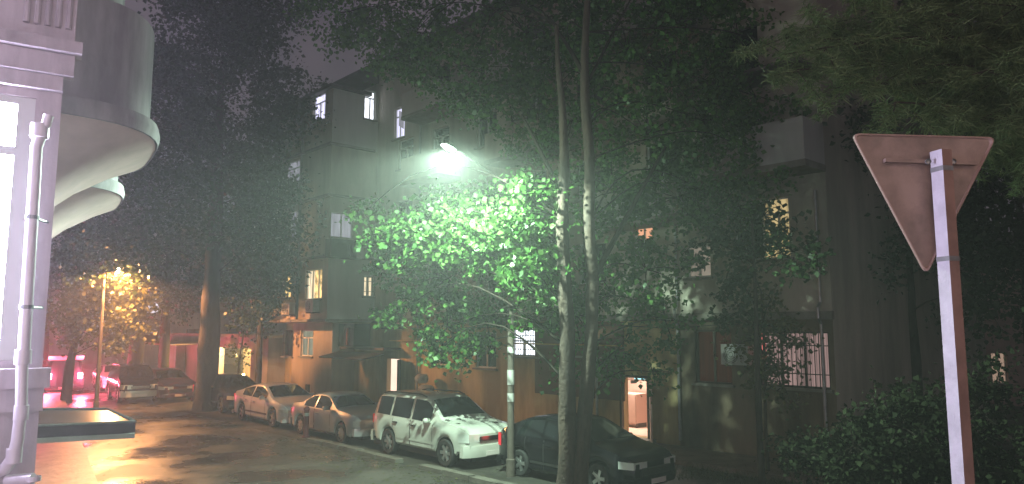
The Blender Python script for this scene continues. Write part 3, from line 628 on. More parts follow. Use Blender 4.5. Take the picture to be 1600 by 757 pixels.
    if spec.get('rails'):
        for sg in (1, -1):
            m = MB(); a_, b_ = spec['rails']; pts = []
            for k in range(9):
                x = a_ + (b_ - a_) * k / 8; q_ = sec(x); pts.append((x, sg * (q_[5][0] - .03), q_[6][1] + (.045 if 0 < k < 8 else .0)))
            m.tube(pts, .022, 6); m.build('roof_rail', M['black_plastic'], root, smooth=True)
        m = MB(); m.tube([(spec['rails'][1] - .35, 0, smooth_tab(top, spec['rails'][1] - .35)), (spec['rails'][1] - .42, 0, smooth_tab(top, spec['rails'][1] - .35) + .07)], .01, 5); m.build('antenna', M['black_plastic'], root)
    return root
SUV = dict(L=4.45, W=1.77, wb=2.62, wr=.345, ax=.08, top=[(-2.23, 1.02), (-2.16, 1.12), (-1.98, 1.60), (-1.8, 1.675), (0, 1.70), (.45, 1.68), (1.22, 1.13), (1.9, 1.02), (2.15, .93), (2.225, .80)],
           belt=[(-2.23, .98), (-1.9, 1.06), (0, 1.03), (1.2, 1.0), (1.9, .93), (2.15, .86), (2.225, .74)], ws=(.55, 1.12), rs=(-2.13, -1.97), win=[(-1.86, -1.18), (-1.10, -.22), (-.12, .74)], door=[(-1.0, -.16), (-.14, .86)],
           mirror=.74, hl=(.66, .88, .34, .30), hd=.03, tl=(.78, 1.02, .18, .14), grille=(.68, .78, .42), bump=(.30, .58), sill=.33, tumble=.26, rails=(-1.75, .3), spokes=6)
MERC = dict(L=4.50, W=1.72, wb=2.69, wr=.305, ax=.0, top=[(-2.25, .84), (-2.15, .99), (-1.55, 1.03), (-1.30, 1.07), (-.72, 1.37), (-.3, 1.42), (.1, 1.41), (.28, 1.37), (.98, .99), (1.8, .91), (2.15, .84), (2.25, .74)],
            belt=[(-2.25, .80), (-2.1, .90), (-1.2, .93), (0, .92), (1.0, .90), (1.9, .83), (2.15, .78), (2.25, .68)], ws=(.36, .90), rs=(-1.26, -.80), win=[(-1.12, -.42), (-.34, .58)], door=[(-1.1, -.36), (-.34, .68)],
            mirror=.58, hl=(.56, .72, .42, .22), hd=0, tl=(.62, .80, .42, .26), grille=(.52, .74, .24), bump=(.28, .50), sill=.24, tumble=.42, spokes=8, mould=None)
SEDAN = dict(L=4.62, W=1.80, wb=2.70, wr=.325, ax=.05, top=[(-2.31, .94), (-2.2, 1.06), (-1.75, 1.12), (-1.0, 1.33), (-.5, 1.42), (0, 1.43), (.25, 1.40), (1.25, .98), (1.9, .86), (2.2, .76), (2.31, .62)],
             belt=[(-2.31, .90), (-2.1, .98), (-1.2, .95), (0, .92), (1.2, .89), (1.9, .81), (2.2, .70), (2.31, .58)], ws=(.36, 1.14), rs=(-1.66, -.98), win=[(-1.28, -.48), (-.40, .78)], door=[(-1.08, -.40), (-.38, .80)],
             mirror=.70, hl=(.56, .66, .44, .42), hd=.02, tl=(.82, .95, .5, .22), grille=(.34, .50, .62), bump=(.22, .34), sill=.22, tumble=.42, spokes=5)
HATCH = dict(L=4.55, W=1.80, wb=2.65, wr=.32, ax=.0, top=[(-2.27, .92), (-2.2, 1.05), (-1.9, 1.15), (-1.2, 1.43), (-.6, 1.50), (0, 1.50), (.3, 1.46), (1.2, 1.02), (1.85, .90), (2.15, .82), (2.27, .68)],
             belt=[(-2.27, .88), (-2.0, .99), (-1.2, .98), (0, .95), (1.2, .92), (1.85, .85), (2.15, .76), (2.27, .62)], ws=(.42, 1.10), rs=(-1.95, -1.3), win=[(-1.45, -.55), (-.46, .78)], door=[(-1.1, -.44), (-.42, .80)],
             mirror=.72, hl=(.60, .76, .42, .34), hd=.02, tl=(.66, .96, .34, .22), grille=(.44, .60, .50), bump=(.24, .42), sill=.22, tumble=.38, spokes=5)
VAN = dict(L=4.7, W=1.85, wb=2.8, wr=.33, ax=.1, top=[(-2.35, 1.75), (-2.3, 1.85), (0, 1.88), (1.0, 1.84), (1.75, 1.15), (2.15, 1.0), (2.35, .8)], belt=[(-2.35, 1.0), (0, 1.02), (1.6, 1.0), (2.15, .9), (2.35, .7)],
           ws=(1.08, 1.68), rs=(-2.34, -2.30), win=[(-2.0, -.8), (-.7, .2), (.3, 1.2)], door=[(-.7, .2), (.25, 1.2)], mirror=1.2, hl=(.6, .85, .3, .3), tl=(.85, 1.12, .16, .08), grille=(.45, .65, .5), bump=(.28, .5), sill=.28, tumble=.18)
white_p = paint('white_car_paint', (.50, .51, .46)); silver_p = paint('silver_paint', (.42, .43, .44), .32, .55); pearl_p = paint('pearl_paint', (.66, .66, .66)); black_p = mat('black_paint', (.006, .006, .008), .18, spec=.35); dark_p = paint('dark_blue_paint', (.015, .016, .024), .25); grey_p = paint('dark_red_paint', (.07, .02, .025), .3)
MERC['mould'] = silver_p; SUV['mould'] = white_p; SUV['handle'] = M['black_plastic']; SUV['bumpmat'] = white_p
car('parked_car', 'white four wheel drive estate with roof rails between silver and black cars', 'car', -16.78, 12.55, white_p, SUV)
car('parked_car', 'older silver saloon with chrome radiator grille in front of the white sedan', 'car', -21.95, 12.5, silver_p, MERC)
car('parked_car', 'sleek white sedan parked behind the silver saloon', 'car', -26.95, 12.6, pearl_p, SEDAN, tail='tail_lit')
bc = car('parked_car', 'black car with glowing red tail lights in front of the twin trunk tree', 'car', -12.0, 13.1, black_p, HATCH, tail='tail_lit'); bc.scale = (.93, .95, .97)
car('parked_car', 'dark car half hidden behind the thick tree trunk', 'car', -32.4, 12.9, dark_p, HATCH, tail='tail_lit')
rzu = math.atan2(U.y, U.x)
def gp(px, Y): p = at(px, 513, Y); return Vector((p.x, Y, .006))
car('parked_car', 'dark red car with yellow light on its roof left of the thick trunk', 'car', 0, 0, grey_p, HATCH, rz=rzu, loc=gp(262, 37.5), low=True)
car('parked_car', 'dark tall estate car parked left of the dark red one', 'car', 0, 0, black_p, SUV, rz=rzu - .1, loc=gp(212, 37.0), low=True)
car('parked_car', 'pale sedan parked behind the dark tall estate car', 'car', 0, 0, pearl_p, SEDAN, rz=rzu - .1, loc=gp(184, 43.5), low=True)
vz = math.atan2(1, -.639)
v1 = car('van', 'van in the road with blazing tail lights and its rear door lifted', 'van', 0, 0, dark_p, VAN, rz=vz, loc=gp(104, 41.5), low=True, group='traffic in the road', tail='tail_blaze')
m = MB(); m.hexa([(-2.4, -.8, 1.82), (-3.3, -.8, 2.05), (-3.3, .8, 2.05), (-2.4, .8, 1.82), (-2.4, -.8, 1.88), (-3.3, -.8, 2.12), (-3.3, .8, 2.12), (-2.4, .8, 1.88)]); m.build('tailgate', M['steel'], v1)
v2 = car('road_car', 'car braking farthest down the street beside the drainpipe', 'car', 0, 0, dark_p, SEDAN, rz=vz, loc=gp(66, 50), low=True, group='traffic in the road', tail='tail_blaze')
for vv, xx, yy, zz_ in ((v1, -2.46, .82, .98), (v2, -2.42, .66, .88)):
    for sg in (1, -1): lamp('brake_light', (xx, sg * yy, zz_), (1, .09, .17), 1200, .06, vv)
# bollard
bp_ = ground(478, 684); m = MB(); m.lathe([(.13, 0), (.13, .04), (.085, .06), (.08, .85), (.10, .87), (.10, .93), (.05, .98), (.001, .99)], 16, tuple(bp_)); m.cur = 1; m.lathe([(.083, .68), (.083, .78)], 16, tuple(bp_)); tag(m.build('bollard', [M['bollard'], M['white_paint']], smooth=True), 'dark red bollard beside the tail of the silver saloon', 'bollard')
# ------------------------------------------------------------------ street lamps
def street_lamp(label, base, height, arm, bands, led, col, power, n_arm=5):
    t = thing('street_lamp', label, 'street lamp', base)
    m = MB(); m.tube([(0, 0, 0), (0, 0, .4), (0, 0, .42), (0, 0, height * .6), (0, 0, height)], [.11, .11, .085, .075, .05], 14); m.build('pole', M['pole_paint'], t, smooth=True)
    if bands:
        for z0_, z1_ in bands: m = MB(); m.lathe([(.088, z0_), (.088, z1_)], 14); m.build('painted_band', M['white_paint'], t)
    A = Vector(arm); pts = [Vector((0, 0, height - .05)) + A * k + Vector((0, 0, .25 * math.sin(k * math.pi / 2))) for k in [i / n_arm for i in range(n_arm + 1)]]
    m = MB(); m.tube(pts, .03, 8); m.build('arm', M['pole_paint'], t, smooth=True)
    e = pts[-1]; u_ = A.normalized(); sd = Vector((-u_.y, u_.x, 0)); z_ = Vector((0, 0, 1))
    T = lambda a, b, c: e + u_ * a + sd * b + z_ * c
    m = MB(); rows = []
    for a, w_, h_ in ((-.05, .03, .03), (.05, .07, .06), (.25, .10, .075), (.48, .085, .06), (.56, .03, .03)):
        rows.append([T(a, w_ * math.cos(x), h_ * max(math.sin(x), -.25)) for x in [2 * math.pi * i / 14 for i in range(14)]])
    m.grid(rows, True); m.quad(*rows[0]); m.quad(*rows[-1]); hd = m.build('lamp_head', M['steel'], t, smooth=True)
    m = MB(); m.lathe([(.001, -.07), (.05, -.065), (.075, -.035), (.08, -.018)], 14, tuple(T(.3, 0, 0))); m.build('bulb', M[led], hd, smooth=True)
    sl = lamp('lamp_light', T(.3, 0, -.13), col, power, .07, t, 'SPOT'); sl.data.spot_size = R(168); sl.data.spot_blend = .25; sl.data.shadow_soft_size = .06
    lamp('lens_spill', T(.3, 0, -.16), col, power * .07, .07, t)
    return t
pb = ground(798, 745); 
street_lamp('tall lamp post with white bands and a greenish white lamp over lit leaves', pb, 6.98, Vector((at(698, 238, 14.7).x - pb.x, 14.7 - pb.y, 0)) * .9, ((2.15, 2.5), (1.75, 1.95), (2.9, 3.05)), 'led', (.70, 1.0, .78), 6600)
street_lamp('street lamp at the far left, its warm lamp above the small lit tree', gp(158, 31.8), 5.85, Vector((.5, -.2, 0)), (), 'sodium', (1.0, .42, .15), 7500)
m = MB(); p1 = pb + Vector((0, 0, 6.6)); p2 = P(-27, 0, 7.5); m.tube([p1.lerp(p2, t) - Vector((0, 0, 1.2 * math.sin(math.pi * t))) for t in [i / 10 for i in range(11)]], .012, 5); tag(m.build('overhead_cable', M['iron']), 'thin sagging cable from the lamp post to the apartment block', 'cable')
# ------------------------------------------------------------------ trees
def leaves_mesh(name, pts, size, m, parent, off, needle=False, down=.3):
    n = len(pts); pts = np.asarray(pts, dtype=np.float64)
    ax = rng.normal(size=(n, 3)); ax[:, 2] = ax[:, 2] * .6 - down; ax /= np.linalg.norm(ax, axis=1)[:, None]
    bx = rng.normal(size=(n, 3)); bx -= (bx * ax).sum(1)[:, None] * ax; bx /= np.linalg.norm(bx, axis=1)[:, None]
    cx = np.cross(ax, bx); sz = size * rng.uniform(.6, 1.35, n)[:, None]
    if needle: V = np.stack([pts - bx * sz * .045, pts + bx * sz * .045, pts + ax * sz + bx * sz * .01], 1); k = 3
    else:        # folded leaf: base, two shoulders, tip
        V = np.stack([pts, pts + ax * sz * .42 + bx * sz * .45 + cx * sz * .10, pts + ax * sz * 1.05, pts + ax * sz * .42 - bx * sz * .45 + cx * sz * .10], 1); k = 4
    V = V.reshape(-1, 3) - np.array(off)
    me = bpy.data.meshes.new(name); me.vertices.add(len(V)); me.vertices.foreach_set('co', V.ravel())
    me.loops.add(len(V)); me.loops.foreach_set('vertex_index', np.arange(len(V), dtype=np.int32))
    me.polygons.add(n); me.polygons.foreach_set('loop_start', np.arange(0, n * k, k, dtype=np.int32)); me.polygons.foreach_set('loop_total', np.full(n, k, dtype=np.int32))
    me.materials.append(m); me.update(calc_edges=True); me.validate()
    o = bpy.data.objects.new(name, me); C.objects.link(o); o.parent = parent; return o
def clump(c, r, n, sub=.30, shell=.45, nsub=None):
    """leaf positions: small sprays spread through an uneven ellipsoid"""
    c = np.array(c); r = np.array(r); ns = nsub or max(6, n // 45)
    d = rng.normal(size=(ns, 3)); d /= np.linalg.norm(d, axis=1)[:, None]
    rad = shell + (1 - shell) * rng.random(ns) ** .6
    bump = np.array([1 + .35 * noise.noise(Vector(x) * 1.9 + Vector(c) * .37) for x in d])
    sc = c + d * r * (rad * bump)[:, None]
    idx = rng.integers(0, ns, n); w_ = rng.uniform(.6, 1.5, ns)[idx][:, None]
    return sc[idx] + rng.normal(size=(n, 3)) * sub * w_ * np.array([1, 1, .75]), sc
def limb(m, a, b, ra, rb, bend=.12, n=7, wob=.15):
    a, b = Vector(a), Vector(b); L_ = (b - a).length; q = Vector((random.uniform(-1, 1), random.uniform(-1, 1), random.uniform(-.2, .8))) * bend * L_
    pts = [a.lerp(b, t) + q * math.sin(math.pi * t) * .6 + Vector((0, 0, bend * L_ * .5 * math.sin(math.pi * t))) for t in [i / n for i in range(n + 1)]]
    m.tube(pts, [ra + (rb - ra) * t for t in [i / n for i in range(n + 1)]], 8, wob=wob); return pts
def tree(name, label, base, trunks, clusters, leaf, bark, size=.13, per=1.0, sub=.3, group=None, extra_limbs=(), needle=False, shell=.45, cat='tree'):
    t = thing(name, label, cat, base, group=group); o = t.location
    for tr in trunks:
        m = MB(); pts = [Vector(p) for p, r in tr]; rad = [r for p, r in tr]
        P_, R_ = [], []
        for k in range(len(pts) - 1):
            for j in range(5): f_ = j / 5; P_.append(pts[k].lerp(pts[k + 1], f_) + Vector((noise.noise(Vector((k + f_, 1, 2))), noise.noise(Vector((k + f_, 5, 3))), 0)) * .06); R_.append(rad[k] + (rad[k + 1] - rad[k]) * f_)
        P_.append(pts[-1]); R_.append(rad[-1]); m.tube(P_, R_, 14, wob=.25); m.build('trunk', M[bark], t, o, smooth=True)
    m = MB()
    allp = []; tops = [Vector(a_[0]).lerp(Vector(b_[0]), f_) for tr in trunks for a_, b_ in zip(tr[1:] if len(tr) > 2 else tr, tr[2:] if len(tr) > 2 else tr[1:]) for f_ in (0, .33, .66, 1)]
    for (c, r, n) in clusters:
        cv = Vector(c); src = min(tops, key=lambda q: (q - cv).length + max(0, q.z - cv.z + .5) * 1.2)
        if (src - cv).length > .3: limb(m, src, cv, .022, .009, .2)
        pp, sc = clump(c, r, int(n * per), sub, shell); allp.append(pp)
        for q in sc[:: max(1, len(sc) // 7)]: limb(m, cv, q, .016, .005, n=3, wob=0)
    for a, b, ra, rb in extra_limbs: limb(m, a, b, ra, rb, .03)
    m.build('branches', M['twig'], t, o, smooth=True)
    leaves_mesh('crown', np.concatenate(allp), size, M[leaf], t, o, needle)
    return t
# main twin trunk tree
b0 = ground(893, 790); 
def A(px, py, Y): return at(px, py, Y)
Y0 = b0.y
tr1 = [(b0 + Vector((-.08, 0, 0)), .24), (A(886, 740, Y0), .19), (A(886, 600, Y0), .165), (A(882, 430, Y0 + .2), .15), (A(880, 300, Y0 + .4), .13), (A(879, 170, Y0 + .5), .08), (A(870, 40, Y0 + .6), .04)]
tr2 = [(b0 + Vector((.16, .05, 0)), .21), (A(905, 740, Y0), .165), (A(918, 590, Y0 + .1), .145), (A(926, 440, Y0 + .3), .13), (A(921, 300, Y0 + .4), .12), (A(914, 150, Y0 + .5), .10), (A(918, 0, Y0 + .6), .07), (A(920, -160, Y0 + .6), .04)]
cl = []
lit = [(712, 300, 16.4, .75, 1500), (765, 300, 16.2, .7, 1100), (690, 345, 16.2, .8, 1500), (742, 360, 15.9, .9, 1900), (800, 345, 15.8, .75, 1200), (640, 350, 16.6, .7, 1300), (640, 405, 16.3, .8, 1500), (700, 425, 16.0, .95, 1900), (770, 425, 15.8, .95, 1800), (840, 400, 15.7, .8, 1200), (605, 340, 16.8, .45, 420), (572, 308, 17.0, .34, 300),
       (640, 470, 16.2, .7, 900), (700, 500, 16.0, .85, 1200), (760, 495, 16.0, .75, 900), (850, 465, 15.6, .7, 800), (690, 535, 16.2, .5, 380), (740, 545, 16.0, .5, 340), (900, 470, 15.3, .8, 900), (960, 440, 15.4, .9, 900), (1010, 400, 15.6, .9, 900), (960, 530, 15.3, .6, 450), (880, 560, 15.5, .45, 160), (1040, 480, 15.8, .7, 500), (1020, 560, 16.2, .4, 200)]
lit += [(815, 335, 14.3, .6, 900), (840, 405, 14.2, .6, 900), (800, 275, 14.5, .42, 480), (850, 270, 14.4, .4, 380)]
for px, py, Y, r, n in lit:
    if py >= 400 and px < 790: k_ = (Y + 3.0) / Y; cl.append((A(px, py + 10, Y + 3.0), (r * 1.1 * k_, r * .7, r * .85 * k_), int(n * .62)))
    else: cl.append((A(px, py + 22, Y + 1.35), (r * 1.08, r * .75, r * .9), int(n * .72)))
for px, py, Y, r, n in ((650, 60, 19, 1.7, 2200), (740, 120, 18.5, 1.7, 2400), (820, 60, 17.5, 1.7, 2300), (900, 120, 17.5, 1.6, 1800), (980, 90, 17.0, 1.7, 2300), (1070, 60, 17.5, 1.7, 2300), (1150, 40, 18, 1.7, 2300), (1010, 220, 16.5, 1.5, 2200), (1100, 200, 17.0, 1.5, 2300), (1180, 160, 17.5, 1.5, 2000), (1060, 320, 16.5, 1.2, 1600), (960, 310, 16.2, 1.1, 1300), (880, 250, 17.5, 1.2, 1000), (800, 200, 18.5, 1.5, 1300), (1130, 330, 17, 1.0, 900), (1180, 270, 17.3, .9, 700), (530, 30, 20, 1.3, 1300), (590, 20, 19.5, 1.5, 1700), (560, -50, 19.5, 1.7, 1700), (640, 95, 19.5, 1.1, 900), (500, -20, 20.5, 1.5, 1300), (640, -60, 18.5, 1.8, 1500), (780, -60, 17.5, 1.8, 1700), (900, -40, 16.8, 1.7, 1700), (1010, -60, 17, 1.8, 1700), (1130, -60, 18, 1.8, 1700), (1250, 20, 19, 1.5, 1500), (1260, 130, 18.5, 1.3, 1200)):
    cl.append((A(px, py - 10, Y + 1.8), (r * 1.1, r * 1.1, r * .85), n))
tree('broadleaf_tree', 'tall twin trunk tree beside the black car, low leaves green under the lamp', b0, [tr1, tr2], cl, 'leaf', 'bark', size=.122, sub=.19,
     extra_limbs=((A(914, 118, Y0 + .5), A(855, 25, Y0 + 1), .06, .025), (A(880, 310, Y0 + .4), A(815, 180, Y0 + 1.2), .06, .03), (A(918, 130, Y0 + .5), A(985, 0, Y0 + 1), .04, .02), (A(925, 440, Y0 + .3), A(1040, 230, Y0 + 1), .07, .03), ))
# left big dark trees
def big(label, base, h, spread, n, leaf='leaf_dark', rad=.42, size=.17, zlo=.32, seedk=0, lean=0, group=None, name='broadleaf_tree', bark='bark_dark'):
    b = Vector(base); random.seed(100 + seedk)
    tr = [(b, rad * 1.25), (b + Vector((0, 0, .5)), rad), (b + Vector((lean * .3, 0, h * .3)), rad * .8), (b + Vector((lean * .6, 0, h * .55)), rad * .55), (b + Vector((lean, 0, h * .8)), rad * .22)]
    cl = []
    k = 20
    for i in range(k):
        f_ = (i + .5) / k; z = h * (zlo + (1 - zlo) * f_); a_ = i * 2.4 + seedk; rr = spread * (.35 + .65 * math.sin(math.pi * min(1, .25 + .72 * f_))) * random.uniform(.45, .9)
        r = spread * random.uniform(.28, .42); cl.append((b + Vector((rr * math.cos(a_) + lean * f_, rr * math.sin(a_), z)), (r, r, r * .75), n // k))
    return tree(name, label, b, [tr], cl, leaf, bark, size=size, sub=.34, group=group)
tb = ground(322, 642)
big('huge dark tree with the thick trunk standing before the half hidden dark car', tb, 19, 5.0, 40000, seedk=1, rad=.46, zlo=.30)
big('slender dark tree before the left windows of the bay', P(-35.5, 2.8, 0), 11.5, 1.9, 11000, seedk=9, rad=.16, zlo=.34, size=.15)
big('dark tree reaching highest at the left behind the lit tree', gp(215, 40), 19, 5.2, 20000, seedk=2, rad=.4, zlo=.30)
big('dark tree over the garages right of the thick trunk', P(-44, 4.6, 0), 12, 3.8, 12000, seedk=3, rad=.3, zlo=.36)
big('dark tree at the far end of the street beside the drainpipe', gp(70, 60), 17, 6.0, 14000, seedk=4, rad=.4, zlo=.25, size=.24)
lt = gp(112, 35.5); cl = []
for px, py, Y, r, n in ((150, 445, 32.6, 1.0, 1500), (190, 455, 32.8, .9, 1200), (120, 470, 33, 1.0, 1300), (165, 490, 32.6, 1.0, 1400), (205, 500, 33, .9, 1100), (130, 520, 33.3, .9, 900), (185, 535, 33, .8, 800), (215, 470, 33.4, .7, 600), (100, 500, 34, .9, 700)): cl.append((at(px, py, Y + 1.0), (r, r, r * .75), int(n * .5)))
tree('broadleaf_tree', 'small tree glowing yellow round the far left street lamp', lt, [[(lt, .26), (lt + Vector((0, 0, 1.6)), .2), (lt + Vector((.3, 0, 3.4)), .14), (lt + Vector((.5, 0, 5)), .07)]], cl, 'leaf_warm', 'bark_dark', size=.19, sub=.3)
gt = P(-45.2, 3.0, 0); cl = [(at(px, py, 40.5), (r, r, r * .7), n) for px, py, r, n in ((365, 545, .5, 70), (395, 500, .9, 600), (420, 480, .7, 350), (375, 560, .4, 45))]
gt = Vector((at(372, 600, 40.5).x, 40.5, 0))
tree('sapling', 'young tree with gold lit leaves before the yellow garage opening', gt, [[(gt, .08), (gt + Vector((0, 0, 1.5)), .06), (gt + Vector((.2, 0, 3.6)), .03)]], cl, 'leaf_warm', 'bark_dark', size=.17, sub=.25)
# right side trees and undergrowth
big('dark leafy tree at the corner of the block behind the triangular sign', gp(1420, 22), 13, 3.6, 17000, seedk=5, rad=.28, zlo=.30, size=.15)
big('dark tree at the right edge beyond the sign post', gp(1610, 24), 11, 3.4, 9000, seedk=6, rad=.25, zlo=.45, size=.16)
big('dark tree rising behind the right corner of the block', gp(1330, 30), 18, 4.5, 14000, seedk=8, rad=.35, zlo=.45, size=.2)
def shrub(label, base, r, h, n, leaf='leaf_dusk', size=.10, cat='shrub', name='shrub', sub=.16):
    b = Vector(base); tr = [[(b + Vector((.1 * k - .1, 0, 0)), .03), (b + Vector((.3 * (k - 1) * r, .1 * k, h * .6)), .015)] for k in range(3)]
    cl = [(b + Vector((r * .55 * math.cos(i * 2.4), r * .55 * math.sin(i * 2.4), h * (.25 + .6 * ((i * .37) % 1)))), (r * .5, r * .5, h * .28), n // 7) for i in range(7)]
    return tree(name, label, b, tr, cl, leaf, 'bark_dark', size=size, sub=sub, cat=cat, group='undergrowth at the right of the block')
sp_ = P(-9.3, 1.6, 0); cl = [(P(s, 1.5, z), (r, r, r), n) for s, z, r, n in ((-9.2, 2.6, .55, 420), (-8.8, 3.3, .45, 300), (-9.6, 3.2, .4, 200), (-8.9, 2.1, .4, 160), (-9.1, 4.2, .4, 150), (-9.9, 5.6, .4, 150))]
tree('sapling', 'thin young tree in front of the pink lit barred window', sp_, [[(sp_, .05), (sp_ + Vector((0, 0, 2)), .035), (sp_ + Vector((0, 0, 4.4)), .02)]], cl, 'leaf_warm', 'bark', size=.11, sub=.2)
sp_ = P(-8.9, 2.6, 0); cl = [(P(s + 1.95, 2.5, z), (r, r, r), n) for s, z, r, n in ((-10.9, 5.2, .8, 330), (-10.6, 6.1, .8, 300), (-11.6, 4.8, .7, 300), (-12.2, 5.6, .7, 300), (-9.9, 5.2, .6, 350), (-11.2, 3.9, .5, 260))]
tree('sapling', 'young dark tree screening the half lit wide window', sp_, [[(sp_, .08), (sp_ + Vector((0, 0, 3)), .06), (sp_ + Vector((0, 0, 6)), .03)]], cl, 'leaf_dark', 'bark_dark', size=.13, sub=.22)
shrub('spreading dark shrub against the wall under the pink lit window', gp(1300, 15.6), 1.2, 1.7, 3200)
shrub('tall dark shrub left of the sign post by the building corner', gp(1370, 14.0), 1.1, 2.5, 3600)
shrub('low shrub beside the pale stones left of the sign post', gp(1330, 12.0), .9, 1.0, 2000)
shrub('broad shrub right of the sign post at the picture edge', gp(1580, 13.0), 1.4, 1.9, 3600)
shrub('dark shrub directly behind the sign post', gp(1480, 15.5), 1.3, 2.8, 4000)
random.seed(3)
stl = ['large pale stone lying nearest the sign post', 'flat pale stone left of the large one', 'small orange brown stone in front of the heap', 'rounded grey stone on the heap', 'slab of stone behind the rounded one', 'small pale stone right of the sign post', 'chipped grey stone under the right shrub']
for i, (px, py, r) in enumerate(((1425, 712, .34), (1392, 700, .24), (1370, 726, .17), (1412, 690, .22), (1438, 680, .26), (1545, 668, .16), (1572, 690, .2))):
    p = ground(px, py); m = MB(); rows = []
    for a_ in range(9):
        th = -math.pi / 2 + math.pi * a_ / 8; rows.append([Vector((math.cos(th) * math.cos(ph) * 1.2, math.cos(th) * math.sin(ph), math.sin(th) * .6)) for ph in [2 * math.pi * k / 14 for k in range(14)]])
    rows = [[p + Vector((0, 0, r * .4)) + v * r * (1 + .35 * noise.noise(v * 1.4 + Vector((i * 3, 0, 0)))) for v in row] for row in rows]
    m.grid(rows, True); tag(m.build('stone', M['stone'], smooth=True), stl[i], 'stone', 'stones in the undergrowth')
# grass / weeds
pts = []
for _ in range(26000):
    s = random.uniform(-13, 4); cd = random.uniform(11.5, 17.5); q = P(s, FD - cd, 0)
    if cd < 14.2 and s < -8: continue
    if noise.noise(q * .9) > -.15: pts.append((q.x, q.y, 0))
gme = leaves_mesh('grass', pts, .17, leafmat('grass_blade', (.03, .05, .018), (.07, .09, .035), .2), None, (0, 0, 0), True, down=-1.6); tag(gme, 'patchy low grass and weeds at the foot of the block', 'grass', kind='stuff')
fl = []
for _ in range(2600):
    s = random.uniform(-32, 0); cd = random.choice((random.uniform(9.5, 11.2), random.gauss(11.0, .7), random.uniform(4, 11))); q = P(s, FD - cd, 0); fl.append((q.x, q.y, .012))
fo = leaves_mesh('fallen_leaves', fl, .085, M['leaf_warm'], None, (0, 0, 0), down=0); tag(fo, 'scattered fallen leaves on the wet road along the kerb', 'fallen leaves', kind='stuff'); 
vz_ = np.empty(len(fo.data.vertices) * 3); fo.data.vertices.foreach_get('co', vz_); vz_ = vz_.reshape(-1, 3); vz_[:, 2] = .012 + (vz_[:, 2] - .012) * .15; vz_[:, 2] = np.maximum(vz_[:, 2], .008); fo.data.vertices.foreach_set('co', vz_.ravel())
# pine boughs, top right
pb_ = gp(1760, 11.0); t = thing('pine_tree', 'pine tree with drooping needle boughs above the triangular sign', 'pine tree', pb_); o = t.location
m = MB(); m.tube([pb_, pb_ + Vector((0, 0, 3)), pb_ + Vector((-.2, 0, 7)), pb_ + Vector((-.3, 0, 12))], [.28, .24, .18, .08], 12, wob=.25); m.build('trunk', M['bark_dark'], t, o, smooth=True)
m = MB(); tuft = []
random.seed(21)
def bough(a, b, r0):
    pts = limb(m, a, b, r0, .012, .08, n=10)
    for k in range(2, 11):
        for _ in range(5):
            d = Vector((random.uniform(-1, 1), random.uniform(-1, 1), random.uniform(-.75, .35))).normalized() * random.uniform(.25, .7)
            e = pts[k] + d; m.tube([pts[k], e], [.008, .004], 4, caps=False)
            for j in range(5): tuft.append(pts[k].lerp(e, .35 + .65 * j / 4))
root = pb_ + Vector((-.2, 0, 6.2))
for (px, py, Y, zz) in ((1225, 60, 9.6, 7), (1245, 110, 9.2, 7), (1280, 40, 10.2, 7.5), (1330, 130, 9.4, 6.6), (1390, 60, 10, 7.2), (1400, 160, 9.2, 6.2), (1470, 100, 9.8, 6.8), (1500, 190, 9.4, 6), (1560, 60, 10, 7), (1580, 150, 9.6, 6.3), (1330, -30, 10.2, 8), (1450, -20, 10, 8), (1550, 230, 10.4, 5.8), (1290, 75, 9.0, 7.3), (1360, 20, 9.2, 7.6), (1440, 140, 10.6, 6.5), (1540, 110, 9.0, 6.5), (1595, 200, 9.0, 6.1), (1590, 10, 9.2, 7)):
    bough(pb_ + Vector((-.2, 0, zz)), at(px, py, Y), .045)
m.build('boughs', M['bark'], t, o, smooth=False)
tuft = np.array([list(p) for p in tuft]); pts = np.repeat(tuft, 26, 0) + rng.normal(size=(len(tuft) * 26, 3)) * .035
leaves_mesh('crown', pts, .16, M['needle'], t, o, True, down=.35)
# ------------------------------------------------------------------ give way sign seen from behind
SY = 4.6
t = thing('road_sign', 'triangular give way sign seen from behind on a tall square post', 'road sign', at(1471, 300, SY)); t.location.z = 0; o = t.location
ctr = at(1444, 300, SY + .07)
m = MB(); tri = [at(1330, 209, SY + .07), at(1556, 215, SY + .07), at(1447, 430, SY + .07)]; cc = sum(tri, Vector()) / 3
ring = []
for i in range(3):
    a, b, c_ = tri[i - 1], tri[i], tri[(i + 1) % 3]; da, dc = (a - b).normalized(), (c_ - b).normalized(); r = .055
    p0_, p2_ = b + da * r, b + dc * r
    for k in range(6): f_ = k / 5; ring.append(p0_.lerp(b, f_).lerp(b.lerp(p2_, f_), f_))
back = Vector((0, .012, 0)); rim_ = [cc + (p - cc) * .955 for p in ring]
m.quad(*[p + Vector((0, .006, 0)) for p in rim_]); m.quad(*[p + back for p in ring][::-1]); m.build('plate', M['sign_back'], t, o)
m = MB(); m.grid([[p + Vector((0, .006, 0)) for p in rim_], [p - Vector((0, .010, 0)) for p in [cc + (p - cc) * .975 for p in ring]], [p - Vector((0, .008, 0)) for p in ring], [p + back for p in ring]], True); m.build('rim', M['sign_rim'], t, o, smooth=True)
bar = [at(1382, 251, SY + .05), at(1525, 256, SY + .05)]
m = MB(); z_ = Vector((0, 0, .012)); y_ = Vector((0, .018, 0)); a, b = bar; m.hexa([a - z_ - y_, b - z_ - y_, b - z_ + y_, a - z_ + y_, a + z_ - y_, b + z_ - y_, b + z_ + y_, a + z_ + y_]); m.build('stiffener', M['sign_back'], t, o)
